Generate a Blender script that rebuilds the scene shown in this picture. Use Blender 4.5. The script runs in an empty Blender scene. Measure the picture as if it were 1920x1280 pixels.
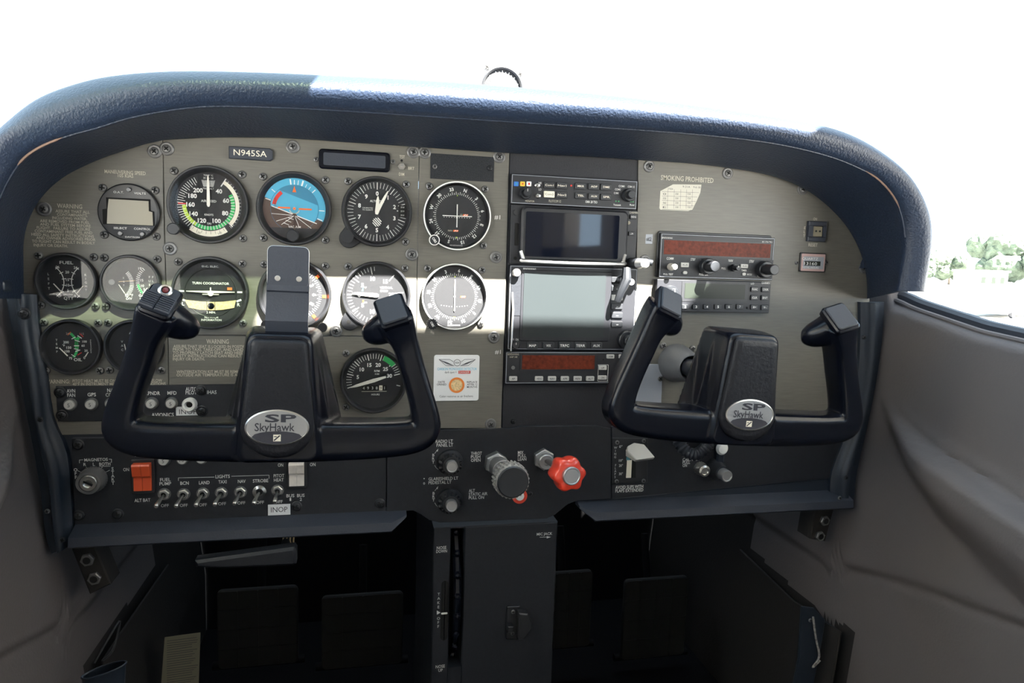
import bpy, bmesh, math, random
from math import sin, cos, pi, radians
from mathutils import Vector, Matrix
random.seed(5)
C = bpy.context.scene.collection
# ------------------------------------------------------------------ camera, sky, sun, exposure
DN = 0.82; F = 1300.0; CX, CY = 960.0, 640.0
vX = Vector((7000-CX, 681-CY, F)).normalized()
vD = Vector((602-CX, 12000-CY, F)); vD -= vX*vD.dot(vX); vD.normalize()
vN = vX.cross(vD)
if vN.z < 0: vN = -vN
cam = bpy.data.objects.new('camera', bpy.data.cameras.new('camera')); C.objects.link(cam)
cam.data.sensor_width = 36; cam.data.lens = F/1920*36; cam.data.clip_start = .01; cam.data.clip_end = 2000
Rm = Matrix(((vX.x, -vX.y, -vX.z), (vN.x, -vN.y, -vN.z), (-vD.x, vD.y, vD.z)))
cam.matrix_world = Matrix.Translation((0, -DN, 0)) @ Rm.to_4x4()
bpy.context.scene.camera = cam
sc = bpy.context.scene
sc.view_settings.view_transform = 'Standard'; sc.view_settings.look = 'None'
sc.view_settings.exposure = 0.0; sc.view_settings.gamma = 1; sc.view_settings.use_curve_mapping = False
wd = bpy.data.worlds.new('sky'); sc.world = wd; wd.use_nodes = True
bg = wd.node_tree.nodes['Background']; bg.inputs[0].default_value = (.60, .80, 1, 1); bg.inputs[1].default_value = 3.8
SUN_T = Vector((-.22, .55, -.77))
sun = bpy.data.objects.new('sun', bpy.data.lights.new('sun', 'SUN')); C.objects.link(sun)
sun.data.energy = 115; sun.data.angle = radians(.7); sun.data.color = (1, .96, .88)
sun.rotation_euler = SUN_T.to_track_quat('-Z', 'Y').to_euler()

# ------------------------------------------------------------------ pixel <-> plane helpers
def ray(px, py):
    r = Vector((px-CX, py-CY, F)); return Vector((vX.dot(r), vN.dot(r), -vD.dot(r)))
def P(px, py, off=0.0):                       # point seen at px,py on the plane y=-off
    w = ray(px, py); t = (DN-off)/w.y; return Vector((w.x*t, -off, w.z*t))
def A(px, py, offmm=0.0):                     # the same as (u, v) in mm
    p = P(px, py, offmm*.001); return p.x*1000, p.z*1000
# ------------------------------------------------------------------ materials
M = {}
def mat(name, col, rough=.5, metal=0, bump=0, bscale=400, spec=.5, noise=0, nscale=30, coat=0, bdist=.0006, aniso=None):
    m = bpy.data.materials.new(name); m.use_nodes = True; nt = m.node_tree; b = nt.nodes['Principled BSDF']
    b.inputs['Base Color'].default_value = (*col, 1); b.inputs['Roughness'].default_value = rough
    b.inputs['Metallic'].default_value = metal; b.inputs['Specular IOR Level'].default_value = spec
    b.inputs['Coat Weight'].default_value = coat
    tc = nt.nodes.new('ShaderNodeTexCoord')
    mp = nt.nodes.new('ShaderNodeMapping'); nt.links.new(tc.outputs['Object'], mp.inputs[0])
    if aniso: mp.inputs['Scale'].default_value = aniso
    if bump:
        n = nt.nodes.new('ShaderNodeTexNoise'); n.inputs['Scale'].default_value = bscale; n.inputs['Detail'].default_value = 3
        nt.links.new(mp.outputs[0], n.inputs['Vector'])
        bp = nt.nodes.new('ShaderNodeBump'); bp.inputs['Strength'].default_value = bump; bp.inputs['Distance'].default_value = bdist
        nt.links.new(n.outputs[0], bp.inputs['Height']); nt.links.new(bp.outputs[0], b.inputs['Normal'])
    if noise:
        n = nt.nodes.new('ShaderNodeTexNoise'); n.inputs['Scale'].default_value = nscale; n.inputs['Detail'].default_value = 4
        nt.links.new(mp.outputs[0], n.inputs['Vector'])
        r = nt.nodes.new('ShaderNodeValToRGB')
        r.color_ramp.elements[0].color = (*[c*(1-noise) for c in col], 1); r.color_ramp.elements[1].color = (*[min(1, c*(1+noise)) for c in col], 1)
        r.color_ramp.elements[0].position = .3; r.color_ramp.elements[1].position = .7
        nt.links.new(n.outputs[0], r.inputs[0]); nt.links.new(r.outputs[0], b.inputs['Base Color'])
    M[name] = m; return m
mat('olive', (.132, .126, .108), .42, 0, .15, 60, .5, .10, 40, bdist=.0003, aniso=(1, 1, 14))
mat('seam', (.03, .03, .028), .7)
mat('vinyl', (.013, .022, .043), .42, 0, .9, 420, .38, .1, 300, bdist=.0009)
mat('vinyl_worn', (.16, .10, .075), .6)
mat('bezel', (.016, .017, .02), .42, 0, .1, 900)
mat('dial', (.012, .013, .016), .7)
mat('plate', (.011, .013, .018), .5, 0, .25, 700, .5, .15, 200)
mat('plate_rough', (.012, .013, .018), .6, 0, .8, 500)
mat('moulding', (.015, .022, .034), .36, 0, .25, 300)
mat('moulding_grey', (.10, .105, .115), .5, 0, .3, 300)
mat('ledge', (.028, .034, .048), .5, 0, .4, 600)
mat('gloss', (.003, .004, .008), .26, 0, .03, 200, .28)
mat('rubber', (.016, .019, .027), .5, 0, .2, 500)
mat('pad', (.009, .0095, .013), .48, 0, .8, 260, .3, bdist=.0008)
mat('white', (.80, .80, .77), .5)
mat('cream', (.78, .74, .62), .5)
mat('print', (.50, .47, .38), .6)
mat('print_pale', (.66, .66, .64), .6)
mat('needle', (.82, .80, .72), .45)
mat('steel', (.55, .55, .55), .32, 1)
mat('screw', (.17, .17, .17), .42, .5)
mat('screw_dark', (.045, .047, .052), .4, .6)
mat('slot', (.004, .004, .004), .9)
mat('nickel', (.62, .61, .58), .28, 1, 0, 100)
mat('brushed', (.50, .50, .50), .42, .9, .1, 800)
mat('green', (.02, .42, .10), .5)
mat('lime', (.45, .62, .05), .5)
mat('red', (.62, .03, .02), .35)
mat('maroon', (.10, .012, .012), .3)
mat('redbright', (.80, .06, .03), .28, 0, 0, 100, .6, 0, 30, .5)
mat('orange', (.85, .16, .03), .35)
mat('skyblue', (.07, .38, .58), .5)
mat('skydark', (.03, .20, .33), .5)
mat('earth', (.075, .045, .035), .6)
mat('yellow', (.75, .50, .05), .5)
mat('blue', (.03, .14, .50), .5)
mat('lcd', (.27, .24, .17), .3)
mat('lcd_dark', (.022, .027, .022), .3, 0, 0, 100, .2)
mat('screen', (.006, .008, .016), .04, 0, 0, 100, .9)
mat('screen_matte', (.022, .027, .029), .3, 0, 0, 100, .35)
mat('amber', (.11, .02, .009), .45, 0, 0, 100, .2, .35, 260)
mat('button', (.022, .024, .028), .4)
mat('button_pale', (.46, .46, .44), .45)
mat('radio', (.013, .014, .018), .45, 0, .1, 900)
mat('paper', (.62, .60, .52), .7)
mat('shaded_paper', (.17, .165, .12), .8)  # placard paper, the dimness of the footwell is put into its colour
mat('card', (.75, .76, .77), .4)
mat('cyanprint', (.05, .45, .65), .5)
mat('ink', (.03, .03, .04), .6)
mat('orangecard', (.75, .22, .04), .5)
mat('straw', (.70, .52, .28), .8, 0, .5, 700, .5, .25, 500)
mat('fabricbg', (.022, .024, .028), .85, 0, 1, 900, .3, .5, 900)
mat('rocker_red', (.66, .09, .03), .33)
mat('rocker_white', (.74, .68, .62), .35, 0, 0, 100, .5, .1, 120)
mat('lever', (.50, .48, .44), .45)
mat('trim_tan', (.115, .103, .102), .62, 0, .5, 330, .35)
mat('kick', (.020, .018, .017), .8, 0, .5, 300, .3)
mat('carpet', (.007, .007, .008), .95, 0, 1, 400, .1)
mat('footwell', (.006, .006, .007), .85, 0, .4, 200, .2)
mat('grime', (.30, .29, .27), .7, .3, .6, 300, .5, .6, 300)
mat('knob_black', (.016, .018, .022), .38, 0, .1, 500)
mat('pedal', (.007, .007, .007), .7)
mat('concrete', (.44, .43, .41), .9, 0, .2, 3, .3, .06, .5)
mat('foliage', (.085, .11, .08), .9, 0, 1, 2, .2, .4, .8, bdist=.3)
mat('bark', (.20, .16, .13), .9)
mat('roofwhite', (.7, .7, .68), .6)
mat('headliner', (.24, .225, .205), .9)
mat('pinkish', (.48, .32, .30), .5)
mat('counter', (.30, .32, .36), .3)
mat('teal', (.10, .28, .32), .4)
def glassmat(name, tint=(1, 1, 1), ior=1.45, rough=.02):
    m = bpy.data.materials.new(name); m.use_nodes = True; nt = m.node_tree; nt.nodes.clear()
    o = nt.nodes.new('ShaderNodeOutputMaterial'); mx = nt.nodes.new('ShaderNodeMixShader')
    t = nt.nodes.new('ShaderNodeBsdfTransparent'); t.inputs[0].default_value = (*tint, 1)
    g = nt.nodes.new('ShaderNodeBsdfGlossy'); g.inputs['Roughness'].default_value = rough
    lw = nt.nodes.new('ShaderNodeLayerWeight'); lw.inputs[0].default_value = .5
    pw = nt.nodes.new('ShaderNodeMath'); pw.operation = 'POWER'; pw.inputs[1].default_value = 4.5; nt.links.new(lw.outputs['Facing'], pw.inputs[0])
    f = nt.nodes.new('ShaderNodeMath'); f.operation = 'MULTIPLY_ADD'; f.inputs[1].default_value = ior-.75; f.inputs[2].default_value = (ior-1)*.045; nt.links.new(pw.outputs[0], f.inputs[0])
    nt.links.new(f.outputs[0], mx.inputs[0]); nt.links.new(t.outputs[0], mx.inputs[1]); nt.links.new(g.outputs[0], mx.inputs[2])
    nt.links.new(mx.outputs[0], o.inputs[0]); M[name] = m
glassmat('glass', (.97, .97, .97), 1.27)
glassmat('windglass', (.98, .98, .98), 1.1)
glassmat('visor', (.085, .108, .075), 1.3)

# ------------------------------------------------------------------ text outlines
_tc = {}
def outlines(s, bold):
    k = (s, bold)
    if k not in _tc:
        cu = bpy.data.curves.new('t', 'FONT'); cu.body = s; cu.size = 1; cu.resolution_u = 2; cu.offset = bold
        ob = bpy.data.objects.new('t', cu); C.objects.link(ob)
        me = bpy.data.meshes.new_from_object(ob)
        vs = [(v.co.x, v.co.y) for v in me.vertices]; fs = [tuple(p.vertices) for p in me.polygons]
        bpy.data.objects.remove(ob); bpy.data.meshes.remove(me); bpy.data.curves.remove(cu)
        _tc[k] = (vs, fs)
    return _tc[k]
CAP = max(y for x, y in outlines('H', 0.0)[0])

# ------------------------------------------------------------------ mesh builder: local mm, u right, v up, w towards the cabin
class MB:
    def __init__(s): s.v = []; s.f = []; s.m = []; s.mats = []
    def mi(s, n):
        if n not in s.mats: s.mats.append(n)
        return s.mats.index(n)
    def add(s, vs, fs, m):
        b = len(s.v); s.v += [tuple(x) for x in vs]; k = s.mi(m)
        for f in fs: s.f.append(tuple(i+b for i in f)); s.m.append(k)
        return s
    def prism(s, poly, w0, w1, m, ch=0, top=None):
        n = len(poly); a = sum(poly[i][0]*poly[(i+1) % n][1]-poly[(i+1) % n][0]*poly[i][1] for i in range(n))
        if a < 0: poly = poly[::-1]
        vs = [(x, y, w0) for x, y in poly]; rings = 1
        if ch:
            vs += [(x, y, w1-ch) for x, y in poly]; rings += 1
            q = []
            for i in range(n):
                p0, p1, p2 = poly[i-1], poly[i], poly[(i+1) % n]
                e1 = (p1[0]-p0[0], p1[1]-p0[1]); e2 = (p2[0]-p1[0], p2[1]-p1[1])
                l1 = math.hypot(*e1) or 1; l2 = math.hypot(*e2) or 1
                nx = -(e1[1]/l1+e2[1]/l2); ny = e1[0]/l1+e2[0]/l2; l = math.hypot(nx, ny) or 1
                k = ch/max(.5, l/2)/l
                q.append((p1[0]+nx*k, p1[1]+ny*k))
            vs += [(x, y, w1) for x, y in q]; rings += 1
        else: vs += [(x, y, w1) for x, y in poly]; rings += 1
        fs = [tuple(range(n))[::-1]]
        for r in range(rings-1):
            for i in range(n): j = (i+1) % n; fs.append((r*n+i, r*n+j, (r+1)*n+j, (r+1)*n+i))
        s.add(vs, fs, m); b = len(s.v)-n
        s.f.append(tuple(range(b, b+n))); s.m.append(s.mi(top or m)); return s
    def box(s, u0, u1, v0, v1, w0, w1, m, ch=0, top=None):
        return s.prism([(u0, v0), (u1, v0), (u1, v1), (u0, v1)], w0, w1, m, ch, top)
    def rr(s, u0, u1, v0, v1, r, w0, w1, m, ch=0, top=None, seg=4):
        return s.prism(rrp(u0, u1, v0, v1, r, seg), w0, w1, m, ch, top)
    def lathe(s, prof, m, cu=0, cv=0, seg=32, top=None, topn=0):
        vs = []; fs = []; n = len(prof)
        for i in range(seg):
            a = 2*pi*i/seg
            for r, w in prof: vs.append((cu+r*cos(a), cv+r*sin(a), w))
        for i in range(seg):
            j = (i+1) % seg
            for k in range(n-1):
                if prof[k][0] < 1e-6: fs.append((i*n+k, j*n+k+1, i*n+k+1))
                elif prof[k+1][0] < 1e-6: fs.append((i*n+k, j*n+k, i*n+k+1))
                else: fs.append((i*n+k, j*n+k, j*n+k+1, i*n+k+1))
        return s.add(vs, fs, m)
    def disc(s, r, w0, w1, m, cu=0, cv=0, seg=32, ch=0):
        p = [(1e-9, w0), (r, w0)] + ([(r, w1-ch), (r-ch, w1)] if ch else [(r, w1)]) + [(1e-9, w1)]
        return s.prism([(cu+r*cos(2*pi*i/seg), cv+r*sin(2*pi*i/seg)) for i in range(seg)], w0, w1, m, ch)
    def arc(s, r0, r1, a0, a1, w, m, cu=0, cv=0, t=.15, seg=None):   # clockwise degrees from the top
        n = seg or max(2, int(abs(a1-a0)/5)); p = []
        for i in range(n+1): a = radians(a0+(a1-a0)*i/n); p.append((cu+r1*sin(a), cv+r1*cos(a)))
        for i in range(n, -1, -1): a = radians(a0+(a1-a0)*i/n); p.append((cu+r0*sin(a), cv+r0*cos(a)))
        vs = [(x, y, w) for x, y in p]; N = len(p); fs = [(i, i+1, N-2-i, N-1-i) for i in range(n)]
        return s.add(vs, fs, m)
    def poly(s, pts, w, m): return s.add([(x, y, w) for x, y in pts], [tuple(range(len(pts)))], m)
    def line(s, a, b, t, w, m):
        dx, dy = b[0]-a[0], b[1]-a[1]; l = math.hypot(dx, dy) or 1; nx, ny = -dy/l*t/2, dx/l*t/2
        return s.poly([(a[0]+nx, a[1]+ny), (a[0]-nx, a[1]-ny), (b[0]-nx, b[1]-ny), (b[0]+nx, b[1]+ny)], w, m)
    def tick(s, a, r0, r1, t, w, m, cu=0, cv=0):
        a = radians(a); return s.line((cu+r0*sin(a), cv+r0*cos(a)), (cu+r1*sin(a), cv+r1*cos(a)), t, w, m)
    def text(s, txt, u, v, h, w, m='print', width=None, rot=0, bold=.012, al='c'):
        vs, fs = outlines(txt, bold)
        if not vs: return s
        x0 = min(p[0] for p in vs); x1 = max(p[0] for p in vs); ky = h/CAP; kx = width/(x1-x0) if width else ky
        xo = (x0+x1)/2 if al == 'c' else (x0 if al == 'l' else x1); c, sn = cos(radians(rot)), sin(radians(rot)); q = []
        for x, y in vs:
            X = (x-xo)*kx; Y = (y-CAP/2)*ky; q.append((u+X*c+Y*sn, v-X*sn+Y*c, w))
        return s.add(q, fs, m)
    def vtext(s, txt, u, v0, v1, h, w, m='print', bold=.02):
        n = len(txt)
        for i, ch in enumerate(txt):
            if ch != ' ': s.text(ch, u, v0+(v1-v0)*i/(n-1), h, w, m, bold=bold)
        return s
    def tube(s, pts, rad, m, seg=10, cap=True):
        pts = [Vector(p) for p in pts]; n = len(pts); vs = []; fs = []; pr = None
        for i, p in enumerate(pts):
            t = (pts[min(i+1, n-1)]-pts[max(i-1, 0)]).normalized()
            if pr is None: pr = t.orthogonal().normalized()
            pr = (pr-t*pr.dot(t)).normalized(); q = t.cross(pr)
            r = rad[i] if isinstance(rad, (list, tuple)) else rad
            for k in range(seg): a = 2*pi*k/seg; vs.append(p+pr*cos(a)*r+q*sin(a)*r)
        for i in range(n-1):
            for k in range(seg): l = (k+1) % seg; fs.append((i*seg+k, i*seg+l, (i+1)*seg+l, (i+1)*seg+k))
        if cap: fs += [tuple(range(seg))[::-1], tuple(range((n-1)*seg, n*seg))]
        return s.add(vs, fs, m)
    def cyl(s, a, b, r0, r1, m, seg=20): return s.tube([a, b], [r0, r1], m, seg)
    def grid(s, rows, m, closed=False):
        n = len(rows[0]); vs = [p for r in rows for p in r]; fs = []
        for i in range(len(rows)-1):
            for k in range(n if closed else n-1): l = (k+1) % n; fs.append((i*n+k, i*n+l, (i+1)*n+l, (i+1)*n+k))
        return s.add(vs, fs, m)
    def mesh(s, name, sharp=32):
        me = bpy.data.meshes.new(name)
        me.from_pydata([(u*.001, -w*.001, v*.001) for u, v, w in s.v], [], s.f)
        for n in s.mats: me.materials.append(M[n])
        me.polygons.foreach_set('material_index', s.m)
        bm = bmesh.new(); bm.from_mesh(me); bmesh.ops.recalc_face_normals(bm, faces=bm.faces); bm.to_mesh(me); bm.free()
        me.polygons.foreach_set('use_smooth', [True]*len(me.polygons)); me.set_sharp_from_angle(angle=radians(sharp)); me.update(); return me
def rrp(u0, u1, v0, v1, r, seg=4):
    p = []
    for cx, cy, a0 in ((u1-r, v1-r, 0), (u0+r, v1-r, 90), (u0+r, v0+r, 180), (u1-r, v0+r, 270)):
        for i in range(seg+1): a = radians(a0+90*i/seg); p.append((cx+r*cos(a), cy+r*sin(a)))
    return p
def catmull(pts, k):
    pts = [Vector(p) for p in pts]; out = []; n = len(pts)
    for i in range(n-1):
        a, b, c, d = pts[max(i-1, 0)], pts[i], pts[i+1], pts[min(i+2, n-1)]
        for j in range(k):
            t = j/k; out.append(.5*((2*b)+(c-a)*t+(2*a-5*b+4*c-d)*t*t+(3*b-a-3*c+d)*t**3))
    out.append(pts[-1]); return out
def hexp(r, a0=0, n=6): return [(r*cos(radians(a0)+2*pi*i/n), r*sin(radians(a0)+2*pi*i/n)) for i in range(n)]

# ------------------------------------------------------------------ objects
def W(u, v, w=0): return Vector((u*.001, -w*.001, v*.001))
def tag(o, label, cat, group=None, kind=None):
    if label: o['label'] = label
    if cat: o['category'] = cat
    if group: o['group'] = group
    if kind: o['kind'] = kind
    return o
def thing(name, label, cat, o, w=0, group=None):
    e = bpy.data.objects.new(name, None); C.objects.link(e); e.location = W(o[0], o[1], w); e.empty_display_size = .01
    tag(e, label, cat, group); e['_o'] = 0; del e['_o']; return e
def part(name, mb, parent=None, at=(0, 0, 0), label=None, sharp=32, rot=0):
    me = mb if isinstance(mb, bpy.types.Mesh) else mb.mesh(name, sharp)
    o = bpy.data.objects.new(name, me); C.objects.link(o)
    if parent: o.parent = parent
    o.location = W(*at)
    if rot: o.rotation_euler = (0, rot, 0)
    if label: o['label'] = label
    return o
def struct(name, mb, at=(0, 0, 0), sharp=32):
    o = part(name, mb, None, at, sharp=sharp); o['kind'] = 'structure'; return o
class D:                                       # drawing on the panel plane from picture coordinates, local to an origin
    def __init__(s, o, w=0): s.o = o; s.w = w
    def p(s, px, py, w=0): u, v = A(px, py, w+s.w); return u-s.o[0], v-s.o[1]
    def r(s, x0, y0, x1, y1, w=0):
        xm, ym = (x0+x1)/2, (y0+y1)/2
        return s.p(x0, ym, w)[0], s.p(x1, ym, w)[0], s.p(xm, y1, w)[1], s.p(xm, y0, w)[1]
    def t(s, mb, txt, x0, x1, yc, h, w, m='print', bold=.012, rot=0):
        a = s.p(x0, yc, w); b = s.p(x1, yc, w); k = s.p((x0+x1)/2, yc-h/2, w); l = s.p((x0+x1)/2, yc+h/2, w)
        mb.text(txt, (a[0]+b[0])/2, (k[1]+l[1])/2, k[1]-l[1], w, m, b[0]-a[0], rot, bold)
    def vt(s, mb, txt, x, y0, y1, h, w, m='print', bold=.02):
        a = s.p(x, y0, w); b = s.p(x, y1, w); k = s.p(x, y0+h, w)
        mb.vtext(txt, (a[0]+b[0])/2, a[1], b[1], a[1]-k[1], w, m, bold)

# screws (shared meshes)
def screw_mesh(r, washer, m, h=2.2, hexed=False):
    b = MB(); z = 0
    if washer: b.lathe([(1e-9, 0), (washer, 0), (washer, 1), (washer-1, 1.6), (r+.6, 1.5), (r+.4, .9), (1e-9, .9)], m, seg=24); z = .8
    b.lathe([(1e-9, 0), (r, z), (r, z+h*.35), (r*.85, z+h*.75), (r*.5, z+h), (1e-9, z+h*1.02)], m, seg=20)
    L = r*.62; t = r*.17
    b.box(-L, L, -t, t, z+h*.6, z+h*1.1, 'slot'); b.box(-t, t, -L, L, z+h*.6, z+h*1.1, 'slot')
    return b.mesh('screw')
SC = {'panel': screw_mesh(4.1, 7.2, 'screw'), 'inst': screw_mesh(4.2, 0, 'screw', 2.8), 'small': screw_mesh(2.7, 0, 'screw', 1.6),
      'dark': screw_mesh(4.6, 6.2, 'screw_dark', 2.6), 'darksmall': screw_mesh(3, 0, 'screw_dark', 2)}
def screw(parent, kind, u, v, w=0): return part('screw', SC[kind], parent, (u, v, w), rot=random.uniform(0, 1.5))

exec_parts = []
# ================================================================== setting: walls, floor, roof, windows
def edge_u(side, z):                           # where the side wall meets the panel plane, mm -> mm
    if side < 0: a = A(4, 545); b = A(92, 1035)
    else: a = A(1660, 555); b = A(1592, 955)
    return a[0]+(b[0]-a[0])*(z-a[1])/(b[1]-a[1])
def wallpt(side, px, py):                      # (off, z) mm on the side wall
    w = ray(px, py)*1000; u0 = edge_u(side, 0); m = edge_u(side, 1)-u0
    t = u0/(w.x-m*w.z); return DN*1000-w.y*t, w.z*t
def interp(pts, x):
    if x <= pts[0][0]: return pts[0][1]
    for (a, b), (c, d) in zip(pts, pts[1:]):
        if x <= c: return b+(d-b)*(x-a)/(c-a)
    return pts[-1][1]
def sstep(a, b, x): t = max(0, min(1, (x-a)/(b-a))); return t*t*(3-2*t)
sillR = sorted([wallpt(1, *p) for p in ((1665, 566), (1700, 577), (1750, 594), (1800, 613), (1850, 629), (1915, 650))]); sillR.append((900, sillR[-1][1]-60)); sillR = [(-600, 150), (-25, 150), sillR[0], (150, interp(sillR, 150)), sillR[-1]]
upR = sorted([wallpt(1, *p) for p in ((1650, 728), (1690, 790), (1740, 840), (1800, 880), (1860, 915), (1918, 955))]); upR.append((900, upR[-1][1]-120))
loR = sorted([wallpt(1, *p) for p in ((1660, 790), (1710, 900), (1770, 985), (1850, 1070), (1918, 1140))]); loR.append((900, loR[-1][1]-60))
grR = sorted([wallpt(1, *p) for p in ((1540, 1058), (1640, 1080), (1740, 1110), (1830, 1145), (1918, 1178))]); grR.append((900, grR[-1][1]-60))
def wall(side, name, sill, up, lo, gr):
    kl = sorted(wallpt(side, *p) for p in (((300, 1060), (235, 1150), (172, 1240)) if side < 0 else ((1400, 1030), (1500, 1125), (1590, 1183))))
    b = MB(); rows = []
    S = [-605+i*22.5 for i in range(27)]+[-20+i*8 for i in range(60)]+[480+i*40 for i in range(30)]
    for s in S:
        top = interp(sill, s); row = []
        zs = [-760+(top+760)*k/150 for k in range(151)]
        for z in zs:
            zu, zl, zg = interp(up, s), interp(lo, s), interp(gr, s); d = 0
            amp = 34*sstep(up[0][0]-8, up[0][0]+140, s)
            if zl < z < zu+10: d += amp*(1-sstep(zu-4, zu+9, z))*sstep(zl-2, zl+(zu-zl)*.75, z)**.8
            d += 2.6*math.exp(-((z-zu-14)/7)**2)*sstep(up[0][0], up[0][0]+60, s)
            d -= 5*sstep(zg+8, zg-6, z); d -= 4*math.exp(-((z-zg)/5)**2)
            d -= 10*sstep(top-14, top+1, z)**2
            row.append((edge_u(side, max(z, -640))-side*d, z, s))
        row.append((row[-1][0]+side*12, top-3, s)); row.append((row[-1][0]+side*10, top-16, s))
        rows.append(row)
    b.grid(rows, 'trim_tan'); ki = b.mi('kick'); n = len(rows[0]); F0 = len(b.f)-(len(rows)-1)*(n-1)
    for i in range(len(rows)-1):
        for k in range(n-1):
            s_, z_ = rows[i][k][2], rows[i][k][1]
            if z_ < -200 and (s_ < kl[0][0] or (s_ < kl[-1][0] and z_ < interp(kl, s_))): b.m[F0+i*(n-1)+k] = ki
    return struct(name, b, sharp=60)
wall(1, 'wall_right', sillR, upR, loR, grR)
sillL = [(-560, 150), (-25, 150), (0, A(4, 556)[1]), (900, A(4, 556)[1]-90)]
upL = sorted([wallpt(-1, *p) for p in ((36, 745), (20, 775), (2, 800))]); upL.append((900, upL[-1][1]-330))
loL = sorted([wallpt(-1, *p) for p in ((34, 760), (15, 860), (2, 915))]); loL.append((900, loL[-1][1]-300))
grL = sorted([wallpt(-1, *p) for p in ((165, 1150), (100, 1185), (0, 1238))]); grL.append((900, grL[-1][1]-150))
wall(-1, 'wall_left', sillL, upL, loL, grL)
b = MB(); b.box(-480, 800, -790, -760, -620, 1900, 'carpet'); struct('floor', b)
b = MB(); b.box(-480, 800, -790, 140, -650, -606, 'footwell'); struct('wall_front', b)
# roof with its edge above the pilot, side posts, rear bulkhead
ROOF_Z = 520; ROOF_E = 471
b = MB(); b.box(-520, 860, ROOF_Z, ROOF_Z+60, ROOF_E, 2050, 'headliner'); b.add([(x, z, w) for z in (ROOF_Z, ROOF_Z+60) for x, w in ((568, ROOF_E), (872, 122), (900, 122), (900, ROOF_E))], [(0, 1, 2, 3), (4, 5, 6, 7), (0, 1, 5, 4), (1, 2, 6, 5), (2, 3, 7, 6), (3, 0, 4, 7)], 'headliner'); struct('ceiling', b)
for k, (x0, x1) in enumerate(((902, 4800), (-4500, -522))):       # unseen high wings left and right of the roof, added to shade the sun
    b = MB(); b.box(x0, x1, ROOF_Z+40, ROOF_Z+200, 220, 1700, 'roofwhite', 30); struct('wing_%d' % (k+2), b)
b = MB()
b.box(-520, 860, -760, ROOF_Z, 1960, 2050, 'headliner'); struct('wall_rear', b)
for sd, nm in ((-1, 'trim_1'), (1, 'trim_2')):
    b = MB(); e = edge_u(sd, 0)+sd*40
    # door post behind the windscreen, rear post and the header over the side window
    b.cyl((e, -60, 160), (e-sd*50, ROOF_Z, ROOF_E), 18, 18, 'trim_tan', 12) if 0 else None
    for q in ((-120, ROOF_Z, 1050, 1250), (-120, 60, 1250, 1960), (360, ROOF_Z, 1250, 1960), (-120, ROOF_Z, 1650, 1960)): b.box(e-30, e+30, *q, 'headliner')
    b.box(e-30, e+30, -100, ROOF_Z, 1050, 1130, 'headliner'); b.box(e-40, e+40, ROOF_Z-60, ROOF_Z, ROOF_E, 2000, 'headliner')
    struct(nm, b)
# weather strips along the window sills
for sd, nm, sill in ((1, 'trim_3', sillR), (-1, 'trim_4', sillL)):
    b = MB(); pts = []
    for s in [-60+i*12 for i in range(70)]:
        z_ = interp(sill[2:] if sd > 0 else sill, s); pts.append((edge_u(sd, z_)+sd*22, z_+(4+3*math.exp(-((s-14)/20)**2) if sd > 0 else 2), s))
    b.tube(pts, 9, 'rubber', 10); b.tube([(p[0]-sd*12, p[1]-4, p[2]) for p in pts], 3.4, 'trim_tan', 8); struct(nm, b)
# windscreen (curved pane), side panes
b = MB(); rows = []
for i in range(13):
    t = i/12; rows.append([(160+(430+150*(1-t))*sin(radians(a))/sin(radians(62)), 150+(ROOF_Z-150)*(t**.8), (-520+(ROOF_E+520)*t)+(1-cos(radians(a)))*420*(1-t)) for a in range(-62, 63, 6)])
b.grid(rows, 'windglass'); struct('window_1', b, sharp=80)
for sd, nm in ((1, 'window_2'), (-1, 'window_3')):
    b = MB(); rows = []
    for s in (-40, 150, 400, 700, 1050):
        sill = sillR if sd > 0 else sillL
        rows.append([(edge_u(sd, 0)+sd*(34+5*sin(k*.8))-sd*k*3, interp(sill, s)-6+(min(ROOF_Z-60, 230+s*.45)-interp(sill, s))*k/4, s) for k in range(5)])
    b.grid(rows, 'windglass'); struct(nm, b, sharp=80)
# green tinted visor hinged on the roof edge
t = thing('sun_visor', 'green tinted clear sun visor on the roof edge over the left side of the panel', 'sun visor', (-200, ROOF_Z), ROOF_E)
b = MB(); b.prism(rrp(-320, 250, -14, 14, 10), -6, 6, 'headliner'); part('hinge_rail', b, t)
b = MB(); rows = [[(-320, -z*.2, -z), (250, -z*.2, -z)] for z in (0, 80, 160, 260)]; b.grid(rows, 'visor'); part('tinted_pane', b, t)

# ================================================================== outside: apron, trees, building, car
b = MB(); b.box(-400000, 400000, -1950, -1900, -600000, 400000, 'concrete'); struct('floor_2', b)
def tree(px, dist, h, r, label):
    w = ray(px, 500); d = Vector((w.x, w.y, 0)).normalized()*dist; cen = Vector((0, -DN, 0))+d
    t = bpy.data.objects.new('tree', None); C.objects.link(t); t.location = (cen.x, cen.y, -1.9); tag(t, label, 'tree', 'trees beyond the apron')
    b = MB(); b.tube([(0, 0, 0), (50, h*300, 20), (0, h*600, 0)], [r*60, r*45, r*25], 'bark', 8); part('trunk', b, t)
    bm = bmesh.new()
    for k in range(14):
        a = random.uniform(0, 6.28); q = random.uniform(0, r*.62); z = random.uniform(.38, .88)*h; rr_ = r*random.uniform(.32, .5)
        bmesh.ops.create_icosphere(bm, subdivisions=3, radius=rr_, matrix=Matrix.Translation((q*cos(a), q*sin(a), z)))
    for v in bm.verts: v.co += Vector((random.uniform(-1, 1), random.uniform(-1, 1), random.uniform(-1, 1)))*r*.045
    me = bpy.data.meshes.new('crown'); bm.to_mesh(me); bm.free(); me.materials.append(M['foliage'])
    o = bpy.data.objects.new('crown', me); C.objects.link(o); o.parent = t
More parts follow.
